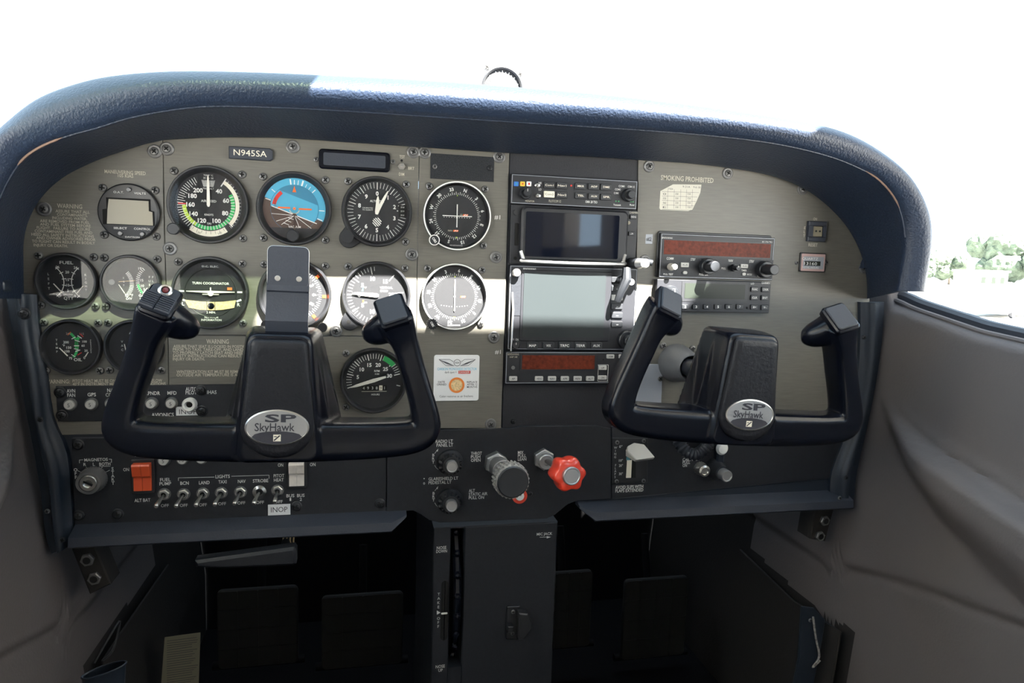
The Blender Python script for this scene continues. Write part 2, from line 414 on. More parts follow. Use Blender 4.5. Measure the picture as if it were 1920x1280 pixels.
for a in ((1690, 190, 7, 4, 'hazy green tree just past the right end of the black hood'), (1733, 170, 6, 3.6, 'low hazy tree left of the white building beyond the apron'),
          (1782, 178, 6.5, 4.2, 'hazy tree directly behind the left end of the white building'), (1868, 165, 9.5, 5.4, 'tallest hazy green tree standing behind the white building'),
          (1958, 160, 7.5, 4.4, 'hazy green tree right of the tallest tree at the picture edge')): tree(*a)
def outside_box(name, px, dist): 
    w = ray(px, 520); d = Vector((w.x, w.y, 0)).normalized()*dist; return Vector((0, -DN, 0))+d
c = outside_box('b', 1838, 120)
t = bpy.data.objects.new('building', None); C.objects.link(t); t.location = (c.x, c.y, -1.9); tag(t, 'small white building with dark windows beyond the apron', 'building')
b = MB(); b.box(-2600, 2600, 0, 2600, -2000, 2000, 'roofwhite'); b.box(-2800, 2800, 2600, 2850, -2200, 2200, 'roofwhite'); part('wall', b, t)
for k in (-1500, 200, 1700):
    b = MB(); b.box(k-350, k+350, 1000, 1900, 1990, 2040, 'lcd_dark'); part('window', b, t)
c = outside_box('c', 1885, 42)
t = bpy.data.objects.new('car', None); C.objects.link(t); t.location = (c.x, c.y, -1.9); t.rotation_euler = (0, 0, .5); tag(t, 'white car parked on the apron outside the right side window', 'car')
b = MB(); b.prism([(-2200, 250), (2200, 250), (2250, 700), (1900, 850), (1150, 920), (700, 1380), (-900, 1420), (-1600, 950), (-2200, 880)], -850, 850, 'white', 60); part('car_body', b, t)
b = MB(); b.prism([(-1350, 940), (950, 940), (620, 1300), (-850, 1340)], 851, 860, 'lcd_dark'); part('car_window', b, t)
for k in (-1400, 1350):
    b = MB(); b.lathe([(1e-9, 700), (300, 700), (330, 740), (330, 850), (200, 880), (1e-9, 870)], 'rubber', k, 330, 24); part('wheel', b, t)

# ================================================================== glareshield
PI = [(45, 560), (44, 500), (45, 450), (55, 410), (78, 370), (115, 335), (165, 308), (225, 285), (305, 263), (400, 258), (520, 258), (640, 266), (790, 276), (955, 287), (1100, 293), (1197, 300), (1300, 307), (1400, 320), (1470, 337), (1530, 368), (1580, 415), (1610, 465), (1624, 515), (1626, 560)]
PS = [(-20, 560), (-25, 490), (-18, 430), (0, 370), (33, 310), (67, 280), (117, 258), (180, 240), (260, 217), (377, 200), (510, 201), (633, 207), (790, 217), (955, 228), (1100, 237), (1205, 244), (1320, 253), (1440, 267), (1534, 287), (1600, 310), (1651, 340), (1686, 390), (1697, 460), (1683, 545)]
PO = [(-80, 560), (-85, 480), (-75, 400), (-50, 320), (-15, 265), (20, 228), (70, 188), (130, 162), (210, 143), (330, 134), (480, 136), (620, 142), (780, 150), (960, 163), (1110, 176), (1220, 188), (1350, 205), (1480, 225), (1570, 246), (1640, 283), (1697, 335), (1728, 400), (1732, 450), (1712, 505)]
cen = Vector((*A(830, 560), 0))
secs = []; seams = []
for k in range(24):
    a = Vector((*A(*PI[k], -2), -2)); a2 = Vector((*A(*PI[k], 10), 10)); o_b, o_d = 112, 96
    bb = Vector((*A(*PS[k], o_b), o_b)); dd = Vector((*A(*PO[k], o_d), o_d))
    out = Vector((dd.x-bb.x, dd.y-bb.y, 0)); L = out.length; out.normalize()
    if k in (0, 23): out = Vector((-1 if k == 0 else 1, .1, 0))
    if k == 22 or k == 23: out = (out+Vector((1, 0, 0))).normalized()
    c1 = bb+out*L*.12+Vector((0, 0, 8)); c2 = bb+out*L*.5+Vector((0, 0, 15)); c3 = bb+out*L*.85+Vector((0, 0, 1)) 
    e1 = dd+out*3+Vector((0, 0, -26)); e2 = dd+out*2+Vector((0, 0, -70)); e3 = dd-out*4+Vector((0, 0, -180)); e4 = dd-out*16+Vector((0, 0, -330)); e5 = dd-out*34+Vector((0, 0, -606))
    m = a2.lerp(bb, .5)+Vector((out.x, out.y, 0))*2
    p = catmull([a2, m, bb], 4)[:-1]+catmull([bb, c1, c2, c3, dd, e1, e2, e3, e4, e5], 4)
    secs.append([a]+p); seams.append(bb)
cols = [catmull([s[j] for s in secs], 5) for j in range(len(secs[0]))]
hood = thing('glareshield', 'black padded vinyl hood arching over the whole instrument panel', 'glareshield', (0, 0))
b = MB(); b.grid(cols, 'vinyl'); part('padded_cover', b, hood, sharp=50)
b = MB(); sm = catmull(seams, 5); b.tube([v+Vector((0, 0, -.3)) for v in sm[8:-6]], .9, 'vinyl', 6); part('seam', b, hood)
b = MB(); b.tube([v+Vector((0, 0, .4)) for v in sm[20:31]], [.3]+[1.3]*9+[.3], 'vinyl_worn', 6); part('worn_seam', b, hood, label='brown worn stretch of the seam')
b = MB(); b.tube([v+Vector((0, 0, .4)) for v in sm[97:106]], [.3]+[1.2]*7+[.3], 'vinyl_worn', 6); part('worn_seam', b, hood, label='brown worn stretch of the seam')
# closing ends
for k in (0, 23):
    b = MB(); n = len(secs[k]); c0 = sum(secs[k][:25], Vector())/25
    b.add([tuple(v) for v in secs[k][:25]]+[tuple(c0)], [(i, i+1, 25) for i in range(24)], 'vinyl'); part('end_cap', b, hood)

# ================================================================== compass / outside dial on the dash top
oc = A(941, 166, -160)
t = thing('compass', 'round compass with white face plate and two screws on top of the hood', 'compass', oc, -160)
b = MB(); b.rr(-31, 33, -35, 33, 3, -6, 0, 'card', .6); b.cyl((0, 0, -6), (0, 0, -40), 30, 30, 'bezel', 32); b.box(-16, 16, -95, -30, -30, -5, 'bezel'); part('face_plate', b, t)
b = MB(); b.lathe([(29.5, 0), (29.5, 4), (27.5, 5), (25.5, 3), (25.5, .6)], 'bezel', seg=48); part('bezel', b, t)
b = MB(); b.disc(26, .2, .8, 'bezel', seg=40)
for a in range(0, 360, 12): b.tick(a, 18, 22.5 if a % 24 else 24, .9, 1, 'white')
b.disc(17.5, .8, 1.1, 'card', seg=40); part('dial', b, t)
for x in (-22, 25): screw(t, 'inst', x, 24-.12*x, 0)

# ================================================================== instrument panel sheets
def ppoly(d, pts, w=0): return [d.p(x, y, w) for x, y in pts]
def sheet(name, label, pts, m='olive', w0=-6, w1=0, scr=(), kind='panel', ch=.5, cat='instrument panel', txt=None):
    xs = [p[0] for p in pts]; ys = [p[1] for p in pts]; o = A(sum(xs)/len(xs), sum(ys)/len(ys)); d = D(o)
    t = thing(name, label, cat, o)
    b = MB(); b.prism(ppoly(d, pts, w1), w0, w1, m, ch); part('sheet', b, t)
    for x, y in scr: u, v = d.p(x, y, w1); screw(t, kind, u, v, w1)
    if txt:
        b = MB()
        for a in txt:
            if a[0] == 'n':
                part('lettering', b, t, label='pale printed lettering'); b = MB(); continue
            if a[0] == 't': d.t(b, *a[1:6], w1+.12, *a[6:])
            elif a[0] == 'v': d.vt(b, *a[1:6], w1+.12, *a[6:])
            elif a[0] == 'l':
                q = [d.p(x, y, w1) for x, y in a[1]]
                for i in range(len(q)-1): b.line(q[i], q[i+1], a[2] if len(a) > 2 else .45, w1+.12, a[3] if len(a) > 3 else 'print')
            elif a[0] == 'p': b.poly([d.p(x, y, w1) for x, y in a[1]], w1+.12, a[2])
        part('lettering', b, t, label='pale printed lettering')
    return t
WARN = ["ASSURE THAT ALL", "CONTAMINANTS,", "INCLUDING WATER,", "ARE REMOVED FROM FUEL", "AND FUEL SYSTEM BEFORE", "FLIGHT.  FAILURE TO ASSURE", "CONTAMINANT FREE FUEL AND", "HEED ALL SAFETY INSTRUCTIONS", "AND OWNER ADVISORIES PRIOR", "TO FLIGHT CAN RESULT IN BODILY", "INJURY OR DEATH."]
WX = [(104, 168), (107, 164), (98, 163), (75, 168), (75, 170), (69, 169), (65, 173), (59, 176), (68, 179), (60, 178), (63, 127)]
txt = [('t', 'MANEUVERING SPEED', 196, 273, 323, 6.5), ('t', '105 KIAS', 221, 250, 329.5, 6), ('n',), ('t', 'WARNING', 107, 154, 386.5, 8)]
txt += [('t', s, x[0], x[1], 396.5+i*6.35, 5) for i, (s, x) in enumerate(zip(WARN, WX))]
txt += [('n',), ('t', 'WARNING:', 84, 131, 715, 7), ('t', 'PITOT HEAT MUST BE ON WHEN OPERATING BELOW', 136, 304, 713.5, 5.5), ('t', '40°F IN INSTRUMENT METEOROLOGICAL CONDITIONS.', 136, 312, 719.5, 5)]
Lp = [(304.5, 262), (302, 262.5), (225, 280), (160, 305), (110, 333), (72, 368), (50, 408), (42, 450), (42, 545), (50, 640), (78, 815), (316, 813)]
lp2 = [(304.5, 262), (225, 280), (160, 305), (110, 333), (72, 368), (50, 408), (42, 450), (42, 545), (52, 640), (78, 816), (200, 814), (318, 812.5), (314, 640), (309, 480)]
sheet('left_instrument_panel', 'grey olive panel section at the far left with the small engine gauges', lp2,
      scr=((290, 284), (83, 392)), txt=txt)
W2 = ["ASSURE THAT SEAT IS LOCKED IN POSITION", "PRIOR TO TAXI, TAKE-OFF, AND LANDING. FAILURE", "TO PROPERLY LATCH SEAT AND HEED ALL", "SAFETY INSTRUCTIONS CAN RESULT IN BODILY", "INJURY OR DEATH."]
W2X = [(325, 466), (324, 500), (324, 472), (324, 491), (324, 384)]
sheet('center_instrument_panel', 'grey olive panel section holding the six main flight instruments', [(305.5, 262), (310, 480), (314, 627.5), (780, 630), (782, 480), (786, 275), (640, 265), (520, 257.5), (400, 257)],
      scr=((313, 279), (549, 275), (775, 285), (319, 466), (772, 477), (630, 620)), txt=[('t', 'TST', 749, 759, 294, 5.5), ('t', 'BRT', 765.5, 777, 315.5, 5.5), ('t', 'DIM', 748, 758, 326.5, 5.5)])
txt = [('t', 'WARNING', 387, 429, 640, 8)]+[('t', s, x[0], x[1], 649.3+i*5.9, 5) for i, (s, x) in enumerate(zip(W2, W2X))]
txt += [('n',), ('t', 'WINTERIZATION KIT MUST BE REMOVED WHEN', 331, 486, 696.5, 5.2), ('t', 'OUTSIDE AIR TEMPERATURE IS ABOVE 20°F', 331, 480, 702.5, 5.2)]
sheet('lower_instrument_panel', 'grey olive panel section below the flight instruments with seat warning lettering and the rpm gauge', [(315, 629), (779.5, 631.5), (777, 803), (318.5, 812)], txt=txt)
sheet('narrow_instrument_panel', 'narrow grey olive panel section beside the black radio stack with the two green course indicators', [(787, 275), (955, 286), (948, 550), (939.5, 803), (778.5, 803), (781, 630), (783, 480)],
      scr=((796, 286), (936, 294), (930, 482), (926, 632), (920, 795)), txt=[('t', '#1', 927, 938, 407, 7.5, 'print_pale'), ('n',), ('t', '#1', 928, 939, 659.5, 7, 'print_pale')])
sheet('right_instrument_panel', 'broad grey olive panel in front of the right seat with the orange display radio', [(1197.5, 299), (1300, 305), (1400, 317), (1472, 335), (1534, 366), (1584, 413), (1614, 463), (1629, 515), (1632, 600), (1612, 810), (1188, 802), (1192, 550)],
      scr=((1217, 312), (1364, 325), (1504, 355), (1619, 502), (1209, 488)), txt=[('t', 'SMOKING PROHIBITED', 1239, 1338, 335.5, 9), ('n',), ('t', 'ON', 1525, 1532, 410.5, 5), ('t', 'RESET', 1516, 1533, 459, 6),
      ('v', 'ELT', 1508.5, 427, 442, 5), ('v', 'AUTO', 1546, 424, 447, 4.5), ('n',), ('p', ((1211, 439), (1224, 439), (1223, 457), (1210, 457)), 'counter'), ('t', '#2', 1212, 1221.5, 448, 7, 'print_pale')])
sheet('radio_rack_panel', 'black rack panel behind the stacked radios in the middle', [(956, 286), (1196.5, 298), (1192, 550), (1187.5, 803), (941, 803), (949, 550)], 'plate_rough', -8, -2, scr=((962, 790),), kind='darksmall')
sheet('glovebox_plate', 'small blue grey plate beside the autopilot under the copilot yoke', [(1150, 682), (1243, 683), (1240, 757), (1148, 756)], 'counter', 0, 2)

# ------------------------------------------------------------------ gauges
def gauge(name, label, c, R, rd, dial, knob=None, sr=None, cat='gauge', ring=None, needles=None, rim='bezel', extra=None, skip=()):
    o = A(c[0], c[1], 3); t = thing(name, label, cat, o)
    b = MB(); b.lathe([(R, 0), (R, 5.6), (R-.9, 7.3), (R-2.4, 7.3), (rd+.8, 2.6), (rd+.4, 1.2)], rim, seg=64)
    if ring: b.lathe([(R-.2, 7.0), (R-.4, 7.6), (R-1.6, 7.6), (R-1.8, 7.2)], ring, seg=64)
    if extra: extra(b, R)
    part('bezel', b, t)
    b = MB(); b.disc(rd+.8, .6, 1.6, 'dial', seg=64); dial(b, rd); part('dial', b, t)
    for nm, f in (needles or []): b = MB(); f(b); part(nm, b, t)
    k = (5.8-2.6)/(7.3-2.6); rg = rd+.8+(R-2.4-rd-.8)*k
    b = MB(); b.prism([(rg*cos(2*pi*i/48), rg*sin(2*pi*i/48)) for i in range(48)], 5.5, 5.9, 'glass'); part('glass', b, t)
    s = sr or R*.825
    for k, (x, y) in enumerate(((-1, 1), (1, 1), (1, -1), (-1, -1))):
        if k not in skip: screw(t, 'inst', x*s, y*s)
    for nm, f in (knob or []): b = MB(); f(b); part(nm, b, t)
    return t
def pol(r, a): a = radians(a); return r*sin(a), r*cos(a)
def num(b, s, r, a, h, m='white', rot=0, w=1.75, bold=.03): u, v = pol(r, a); b.text(s, u, v, h, w, m, rot=rot, bold=bold)
def ndl(L, tail, wd, ang, w=3.2, m='needle', tipw=.5):
    def f(b):
        pts = [(-wd*.5, -tail), (wd*.5, -tail), (wd, 0), (wd*.7, L*.75), (tipw, L), (-tipw, L), (-wd*.7, L*.75), (-wd, 0)]
        a = radians(-ang); b.prism([(x*cos(a)-y*sin(a), x*sin(a)+y*cos(a)) for x, y in pts], w, w+.5, m); b.disc(1.6, 1.6, w, 'dial', seg=16)
    return f
def knobf(u, v, r, w0, w1, m='knob_black', ring=None, knurl=0):
    def f(b):
        b.lathe([(1e-9, w0), (r*.6, w0), (r*.6, w1-5), (r, w1-5), (r, w1-.8), (r-.8, w1), (1e-9, w1)], m, u, v, 24)
        if ring: b.lathe([(r-.1, w1-.6), (r-.1, w1+.1), (r-1, w1+.2), (r-1, w1-.5)], ring, u, v, 32)
        if knurl:
            for i in range(knurl): a = 2*pi*i/knurl; b.lathe([(1e-9, w1-5), (1, w1-5), (1, w1-.4), (1e-9, w1-.4)], m, u+r*cos(a), v+r*sin(a), 6)
    return f
# airspeed
def d_asi(b, r):
    w = 1.75
    b.arc(27.5, 31.5, 32, 133, w, 'cream'); b.arc(23, 27, 62, 212, w, 'green'); b.arc(23, 27, 213, 268, w, 'lime'); b.arc(23, 31, 269.5, 272.5, w, 'red')
    b.arc(28, 34, 146, 217, w-.02, 'cream'); b.tick(32, 24, 34, 1.1, w, 'white'); b.tick(133, 24, 33, 1.1, w, 'white')
    for i in range(17): b.tick(32+i*6.5, 30, 33.2, .4, w+.01, 'white')
    for i in range(24): b.tick(218+i*5, 26 if i % 2 else 24, 32, .55, w+.01, 'white')
    for i in range(22): b.tick(68+i*7.2, 22.6, 27, .6, w+.02, 'white')
    for i in range(8): b.tick(150+i*9, 28.5, 31.5, .35, w+.02, 'ink')
    for s, a in (('40', 35), ('60', 73), ('80', 116), ('100', 155), ('120', 203), ('140', 237), ('160', 269), ('180', 299), ('200', 325)): num(b, s, 18.5, a, 4.4)
    b.text('AIRSPEED', 0, 4.2, 2.4, w, 'white', 15.5); b.text('KNOTS', 0, -10.5, 1.9, w, 'white'); b.text('TAS', 0, -20, 1.9, w, 'white'); b.text('120', -11, -30, 2.2, w+.03, 'ink', rot=20, bold=0); b.text('100', 11, -30, 2.2, w+.03, 'ink', rot=-20, bold=0)
    b.text('TEMP °C', 0, 31.5, 1.8, w, 'white', bold=0); b.text('30 +0- 30', 0, 28.6, 1.8, w, 'white', bold=0); b.text('PRESS ALT', 0, 17.5, 1.7, w, 'white', bold=0)
    for i in range(-5, 6): b.line((i*1.3, 26.5), (i*.95, 19.5), .55, w, 'print_pale')
    for i in range(4): b.arc(20+i*1.6, 20.5+i*1.6, -13, 13, w+.01, 'print_pale')
gauge('airspeed_indicator', 'large round airspeed indicator with a white, green and yellow arc, needle pointing straight up', (391, 384), 41.8, 34.2, d_asi, needles=[('needle', ndl(31, 2, 1.7, 0))], knob=[('knob', knobf(-33, -27.5, 6.2, 2, 17))], skip=(3,))
# attitude
def clipdisc(b, r, n, dd, w, m, seg=64):      # part of a disc where n.p < dd
    pts = []
    for i in range(seg):
        a0, a1 = 2*pi*i/seg, 2*pi*(i+1)/seg; p0 = (r*cos(a0), r*sin(a0)); p1 = (r*cos(a1), r*sin(a1)); s0 = n[0]*p0[0]+n[1]*p0[1]-dd; s1 = n[0]*p1[0]+n[1]*p1[1]-dd
        if s0 < 0: pts.append(p0)
        if s0*s1 < 0: k = s0/(s0-s1); pts.append((p0[0]+(p1[0]-p0[0])*k, p0[1]+(p1[1]-p0[1])*k))
    b.poly(pts, w, m)
def d_ai(b, r):
    w = 1.75; n = (.346, .938)
    b.disc(r, 1.6, w, 'skyblue', seg=64); clipdisc(b, r, (.37, .93), -1, w+.02, 'earth'); b.arc(25.4, 26.2, -80, 118, w+.05, 'skydark')
    b.disc(25.6, w, w+.1, 'skydark', seg=64)
    q = w+.13
    b.poly([(-25.5*cos(a), -6+19*sin(a)*(1 if 1 else 0)) for a in [pi*i/24 for i in range(25)]], q, 'skyblue') if 0 else None
    clipdisc(b, 25.4, (.34, .94), 13, q, 'skyblue'); clipdisc(b, 25.4, (.346, .938), -6.6, q+.03, 'earth')
    b.line((-24.3, 2), (24, -15.6), .9, q+.06, 'white')
    for x, y in ((-24.5, -6.3), (-19.5, -14.5), (-14, -18), (5, -20), (18, -21)): b.line((0, -7.5), (x, y), .5, q+.06, 'white')
    for k in range(3): b.line((-9+k*2.5-3, -14-k*0+(-2+k*3)), (-9+k*2.5+3, -16+(-2+k*3)), .5, q+.07, 'white')
    for a, L, t in ((-50, 5, .9), (-8, 6, 1.4), (0, 5, .9), (8, 5, .8), (17, 6, 1.7), (26, 4, .6), (35, 4, .6), (46, 5, 1), (92, 6, .9), (112, 6, .9), (-72, 6, .9)): b.tick(a, 26.4, 26.4+L, t, w+.07, 'white')
    b.arc(20, 24, -80, -38, q+.5, 'red'); b.vtext('GYRO', -20.5, 10, 2, 1.9, q+.55, 'earth')
    b.prism([(-2, 18), (2, 18), (0, 25)], q, q+.6, 'orange')
    b.prism([(-34, -22), (34, -22), (30, -34.5), (-30, -34.5)], q, q+1, 'dial') if 0 else b.poly([pol(33.2, a) for a in range(130, 231, 5)], q+.5, 'bezel')
    b.text('VACUUM', 0, -20, 2.2, q+.6, 'white')
def n_ai(b):
    b.box(-17.5, -4.5, -.3, 1.4, 3, 3.7, 'orange'); b.box(4.8, 18.5, -1, .7, 3, 3.7, 'orange'); b.disc(1.5, 3, 3.7, 'orange', 0, 0, 12)
    b.arc(5, 6, 110, 250, 3.3, 'print'); b.prism([(-3.4, -8), (3.4, -8), (1.4, -5.5), (-1.4, -5.5)], 3, 3.5, 'earth'); b.box(-.5, .5, -25, -7, 2.6, 3, 'earth')
gauge('attitude_indicator', 'round attitude indicator with blue sky, brown ground and orange wings', (552, 391), 40.4, 33.5, d_ai, needles=[('aircraft_symbol', n_ai)], knob=[('knob', knobf(-1.5, -30, 6.6, 2, 13))])
# altimeter
def lobe(u, v, r, R):
    def f(b, R_=R): a = math.atan2(v, u); b.prism([(u+r*cos(a+pi*(i/12-.5)), v+r*sin(a+pi*(i/12-.5))) for i in range(13)]+[((R-3)*cos(a+.35), (R-3)*sin(a+.35)), ((R-3)*cos(a-.35), (R-3)*sin(a-.35))], 0, 5, 'bezel', .8)
    return lambda b, R_: f(b)
def d_alt(b, r):
    w = 1.75
    for i in range(50): b.tick(i*7.2, 26.5 if i % 5 else 25, 33, .45 if i % 5 else .8, w, 'white')
    for k in range(10): num(b, str(k), 20.6, k*36, 4.4)
    b.text('ALTIMETER', 0, 12, 2.3, w, 'white', 16); b.text('CALIBRATED', -10.5, 4, 1.4, w, 'print_pale'); b.text('TO 20,000 FT', -10.5, 1.8, 1.4, w, 'print_pale')
    b.disc(5, w, w+.05, 'dial', 0, -11.5)
    for k in range(-2, 3): y = k*2; L = math.sqrt(max(0, 25-y*y)); c_, s_ = cos(-.8), sin(-.8); b.line((-L*c_-y*s_, -11.5-L*s_+y*c_), (L*c_-y*s_, -11.5+L*s_+y*c_), 1, w+.1, 'white')
    b.box(24.5, 33, -5, 9, w, w+.15, 'slot')
    for k, s in enumerate(('29.8', '29.9', '30.0')): b.text(s, 28.6, 6.5-k*4.5, 1.7, w+.2, 'print_pale', bold=0)
    b.poly([(22.5, 2.9), (22.5, 1.3), (24.2, 2.1)], w+.1, 'white')
gauge('altimeter', 'round altimeter with digits nought to nine and two cream needles near nought and one', (707, 397), 39.6, 33.6, d_alt, needles=[('hundreds_needle', ndl(26.5, 3, 2, 27, 3.6)), ('thousands_needle', ndl(17.5, 3, 2.4, 3, 2.6))], extra=lobe(-31, -31, 11, 39.6), knob=[('knob', knobf(-32.5, -29.5, 7, 4, 17, 'knob_black', 'bezel'))], skip=(3,))
# course indicators
def d_cdi(a0, cross):
    def f(b, r):
        w = 1.75
        for k in range(72): a = a0+k*5; b.tick(a, 24.5, 26.8 if k % 2 else 28, .5, w, 'white')
        for k, s in enumerate(('N', '3', '6', 'E', '12', '15', 'S', '21', '24', 'W', '30', '33')): num(b, s, 31, a0+k*30, 3.6, rot=a0+k*30)
        b.poly([(-2.3, 20.5), (2.3, 20.5), (0, 24.5)], w, 'lime'); b.poly([(-1.4, -24), (1.4, -24), (0, -26)], w, 'lime')
        b.disc(23.2, w-.1, w+.02, 'dial')
        for k in range(-5, 6):
            if k: 
                u, v = (k*3, -1.6) if cross else (k*3.1, -12+.10*abs(k)**1.7); b.disc(.42, w, w+.25, 'white', u, v, 8)
        b.lathe([(1.2, w), (1.2, w+.3), (.7, w+.3), (.7, w)], 'white', 0, -1.5 if cross else 0, 12)
        fl = ((10, 1.6), (-1, -17)) if cross else ((10, 0),)
        for u, v in fl:
            b.poly([(u-3.3, v-1), (u+2.6, v-1), (u+3.3, v+1), (u-2.6, v+1)], w+.3, 'orange'); b.line((u-1.5, v-.8), (u+.2, v+.8), .8, w+.35, 'white'); b.line((u+1, v-.8), (u+2.3, v+.8), .6, w+.35, 'white')
        if cross: b.text('GS', 5, 1.8, 1.7, w+.3, 'print', bold=0); b.text('NAV', -7.5, -17, 1.8, w+.3, 'print', bold=0)
        b.text('BENDIX/KING', 0, -35.2 if 0 else -34, 1.5, 1.8, 'print_pale', 15, bold=0)
    return f
def n_v(L0, L1): return lambda b: b.box(-.55, .55, L0, L1, 2.8, 3.3, 'white')
gauge('glideslope_course_indicator', 'upper course indicator with white rim, compass letters and a white cross of needles', (857, 405), 39.8, 35, d_cdi(17, True), ring='white', needles=[('course_needle', n_v(-13, 13.5)), ('glideslope_needle', lambda b: b.box(-17, 17.5, -.5, .5, 3.4, 3.8, 'white'))],
      knob=[('course_knob', lambda b: (knobf(-27.3, -29, 6.2, 2, 17, ring='white')(b), b.text('OBS', -27.3, -29, 2.6, 17.2, 'white', rot=55, bold=.02)))], skip=(3,))
gauge('course_indicator', 'lower course indicator with polished rim and one vertical white needle', (852.5, 556), 39.2, 35, d_cdi(-51, False), ring='white', needles=[('course_needle', n_v(-17, 20))],
      knob=[('course_knob', lambda b: (knobf(-27.5, -31.5, 5.6, 2, 19, knurl=14)(b), b.text('OBS', -27.5, -31.5, 2.4, 19.2, 'white', rot=60, bold=.02)))], skip=(3,))
# turn coordinator
def d_tc(b, r):
    w = 1.75
    b.text('D.C. ELEC.', 0, 29, 1.9, w, 'white', 17.5); b.text('TURN COORDINATOR', 0, 10.5, 2.5, w, 'white', 38)
    b.lathe([(26, w), (26.5, w+.4), (27, w)], 'bezel', 0, 0, 48)
    b.prism([(-27, -8), (-12, -9.6), (0, -10), (12, -9.6), (26, -7.6), (24, -16), (12, -18.5), (0, -19.2), (-12, -18.7), (-23, -16.5)], w, w+.9, 'straw')
    for x in (-4.5, 3.8): b.box(x, x+.6, -19, -9.5, w, w+1.2, 'ink')
    b.lathe([(1e-9, w), (3.6, w), (3.6, w+1), (2.4, w+2.2), (1e-9, w+2.6)], 'gloss', 0, -14.5, 20)
    b.text('2 MIN.', -.2, -21.5, 2.4, w, 'white'); b.text('NO PITCH', 0, -27, 2.1, w, 'white'); b.text('INFORMATION', 0, -30, 2.1, w, 'white', 21)
    for s in (-1, 1):
        b.box(s*30-2.6, s*30+2.6, .5, 2.3, w-.1, w, 'white'); b.line((s*26.5, -9.2+.2), (s*31.5, -7), 2, w+.02, 'white') if s > 0 else b.line((s*31.5, -7), (s*26.5, -9), 2, w, 'white'); b.text('R' if s > 0 else 'L', s*28.6, -12.5, 3.6, w, 'white')
    b.box(17, 22, 3.5, 6.4, w, w+.1, 'orange')
def n_tc(b):
    b.prism([(-25, 1.2), (-25, 1.9), (-2, 2.4), (0, 2.6), (2, 2.4), (25, 1.7), (25, 1), (2, -.2), (-2, -.2)], 3, 3.5, 'cream'); b.disc(2.9, 3, 3.8, 'cream', 0, -.6, 16)
    b.prism([(-8.5, -2), (8.5, -2), (8.5, -1.2), (-8.5, -1.2)], 3, 3.4, 'cream'); b.box(-.6, .6, 0, 6, 3, 3.5, 'cream')
gauge('turn_coordinator', 'round turn coordinator with cream aeroplane silhouette and a black ball in a pale tube', (395, 549), 40, 33.8, d_tc, needles=[('aircraft_symbol', n_tc)])
# heading indicator
def d_dg(b, r):
    w = 1.75
    for k in range(72): b.tick(10+k*5, 26 if k % 2 else 24.5, 29, .55, w, 'white')
    for k, s in enumerate(('N', '3', '6', 'E', '12', '15', 'S', '21', '24', 'W', '30', '33')): num(b, s, 21, 22+k*30+(8 if 1 else 0), 4.2, rot=30+k*30)
    for a in (50, 93, 140, 230, 320): b.prism([pol(30, a-3), pol(34, a-3), pol(34, a+3), pol(30, a+3)], w, w+.3, 'orange')
    b.prism([(-1.2, -9), (1.2, -9), (1.2, 3), (8, -1), (8, 1), (1.2, 6), (.6, 11), (-.6, 11), (-1.2, 6), (-8, 1), (-8, -1), (-1.2, 3)], w, w+.6, 'orange')
gauge('heading_indicator', 'round heading indicator with orange marks, half hidden behind the metal clip on the left yoke', (553, 552), 40, 34.2, d_dg, knob=[('knob', knobf(30.5, -36, 5.4, 0, 15, 'bezel')), ('second_knob', knobf(-30, -34, 5.4, 0, 15, 'bezel'))], skip=(2, 3))
# vertical speed
def d_vs(b, r):
    w = 1.75
    for a in list(range(180, 360, 7)): b.tick(a, 28, 33, .5, w, 'white')
    for a, s in ((270, '0'), (306, '5'), (348, '10')): b.tick(a, 24.5, 33, .9, w, 'white'); num(b, s, 19.5, a-1, 4.4)
    b.tick(40, 22, 31, .9, w, 'white'); num(b, '15', 19, 32, 4.4); b.tick(83, 19, 31, .8, w, 'white'); num(b, '20', 17, 86, 4); num(b, '5', 19.5, 233, 4.4); num(b, '10', 19.5, 193, 4.4); b.tick(234, 24.5, 33, .9, w, 'white'); b.tick(192, 24.5, 33, .9, w, 'white'); b.tick(140, 22, 31, .9, w, 'white'); num(b, '15', 19, 148, 4.4)
    b.text('VERTICAL', 11, 9, 2.2, w, 'white'); b.text('SPEED', 8.5, 5.2, 2.2, w, 'white'); b.text('UP', -12.5, 8.8, 1.6, w, 'print'); b.poly([(-17, 4.5), (-15, 4.5), (-15.2, 9)], w, 'skyblue')
    b.text('DN', -12.5, -8.6, 1.6, w, 'print'); b.poly([(-16, -6), (-14, -6), (-15.2, -10)], w, 'orange')
gauge('vertical_speed_indicator', 'round vertical speed indicator with needle pointing left to nought', (706, 553.5), 39, 34, d_vs, needles=[('needle', ndl(27.5, 2.5, 2.4, 274))], extra=lambda b, R: (lobe(-30, -31, 10, 39)(b, R), b.disc(2.4, 5, 5.2, 'slot', -31, -31, 16)), skip=(2, 3))
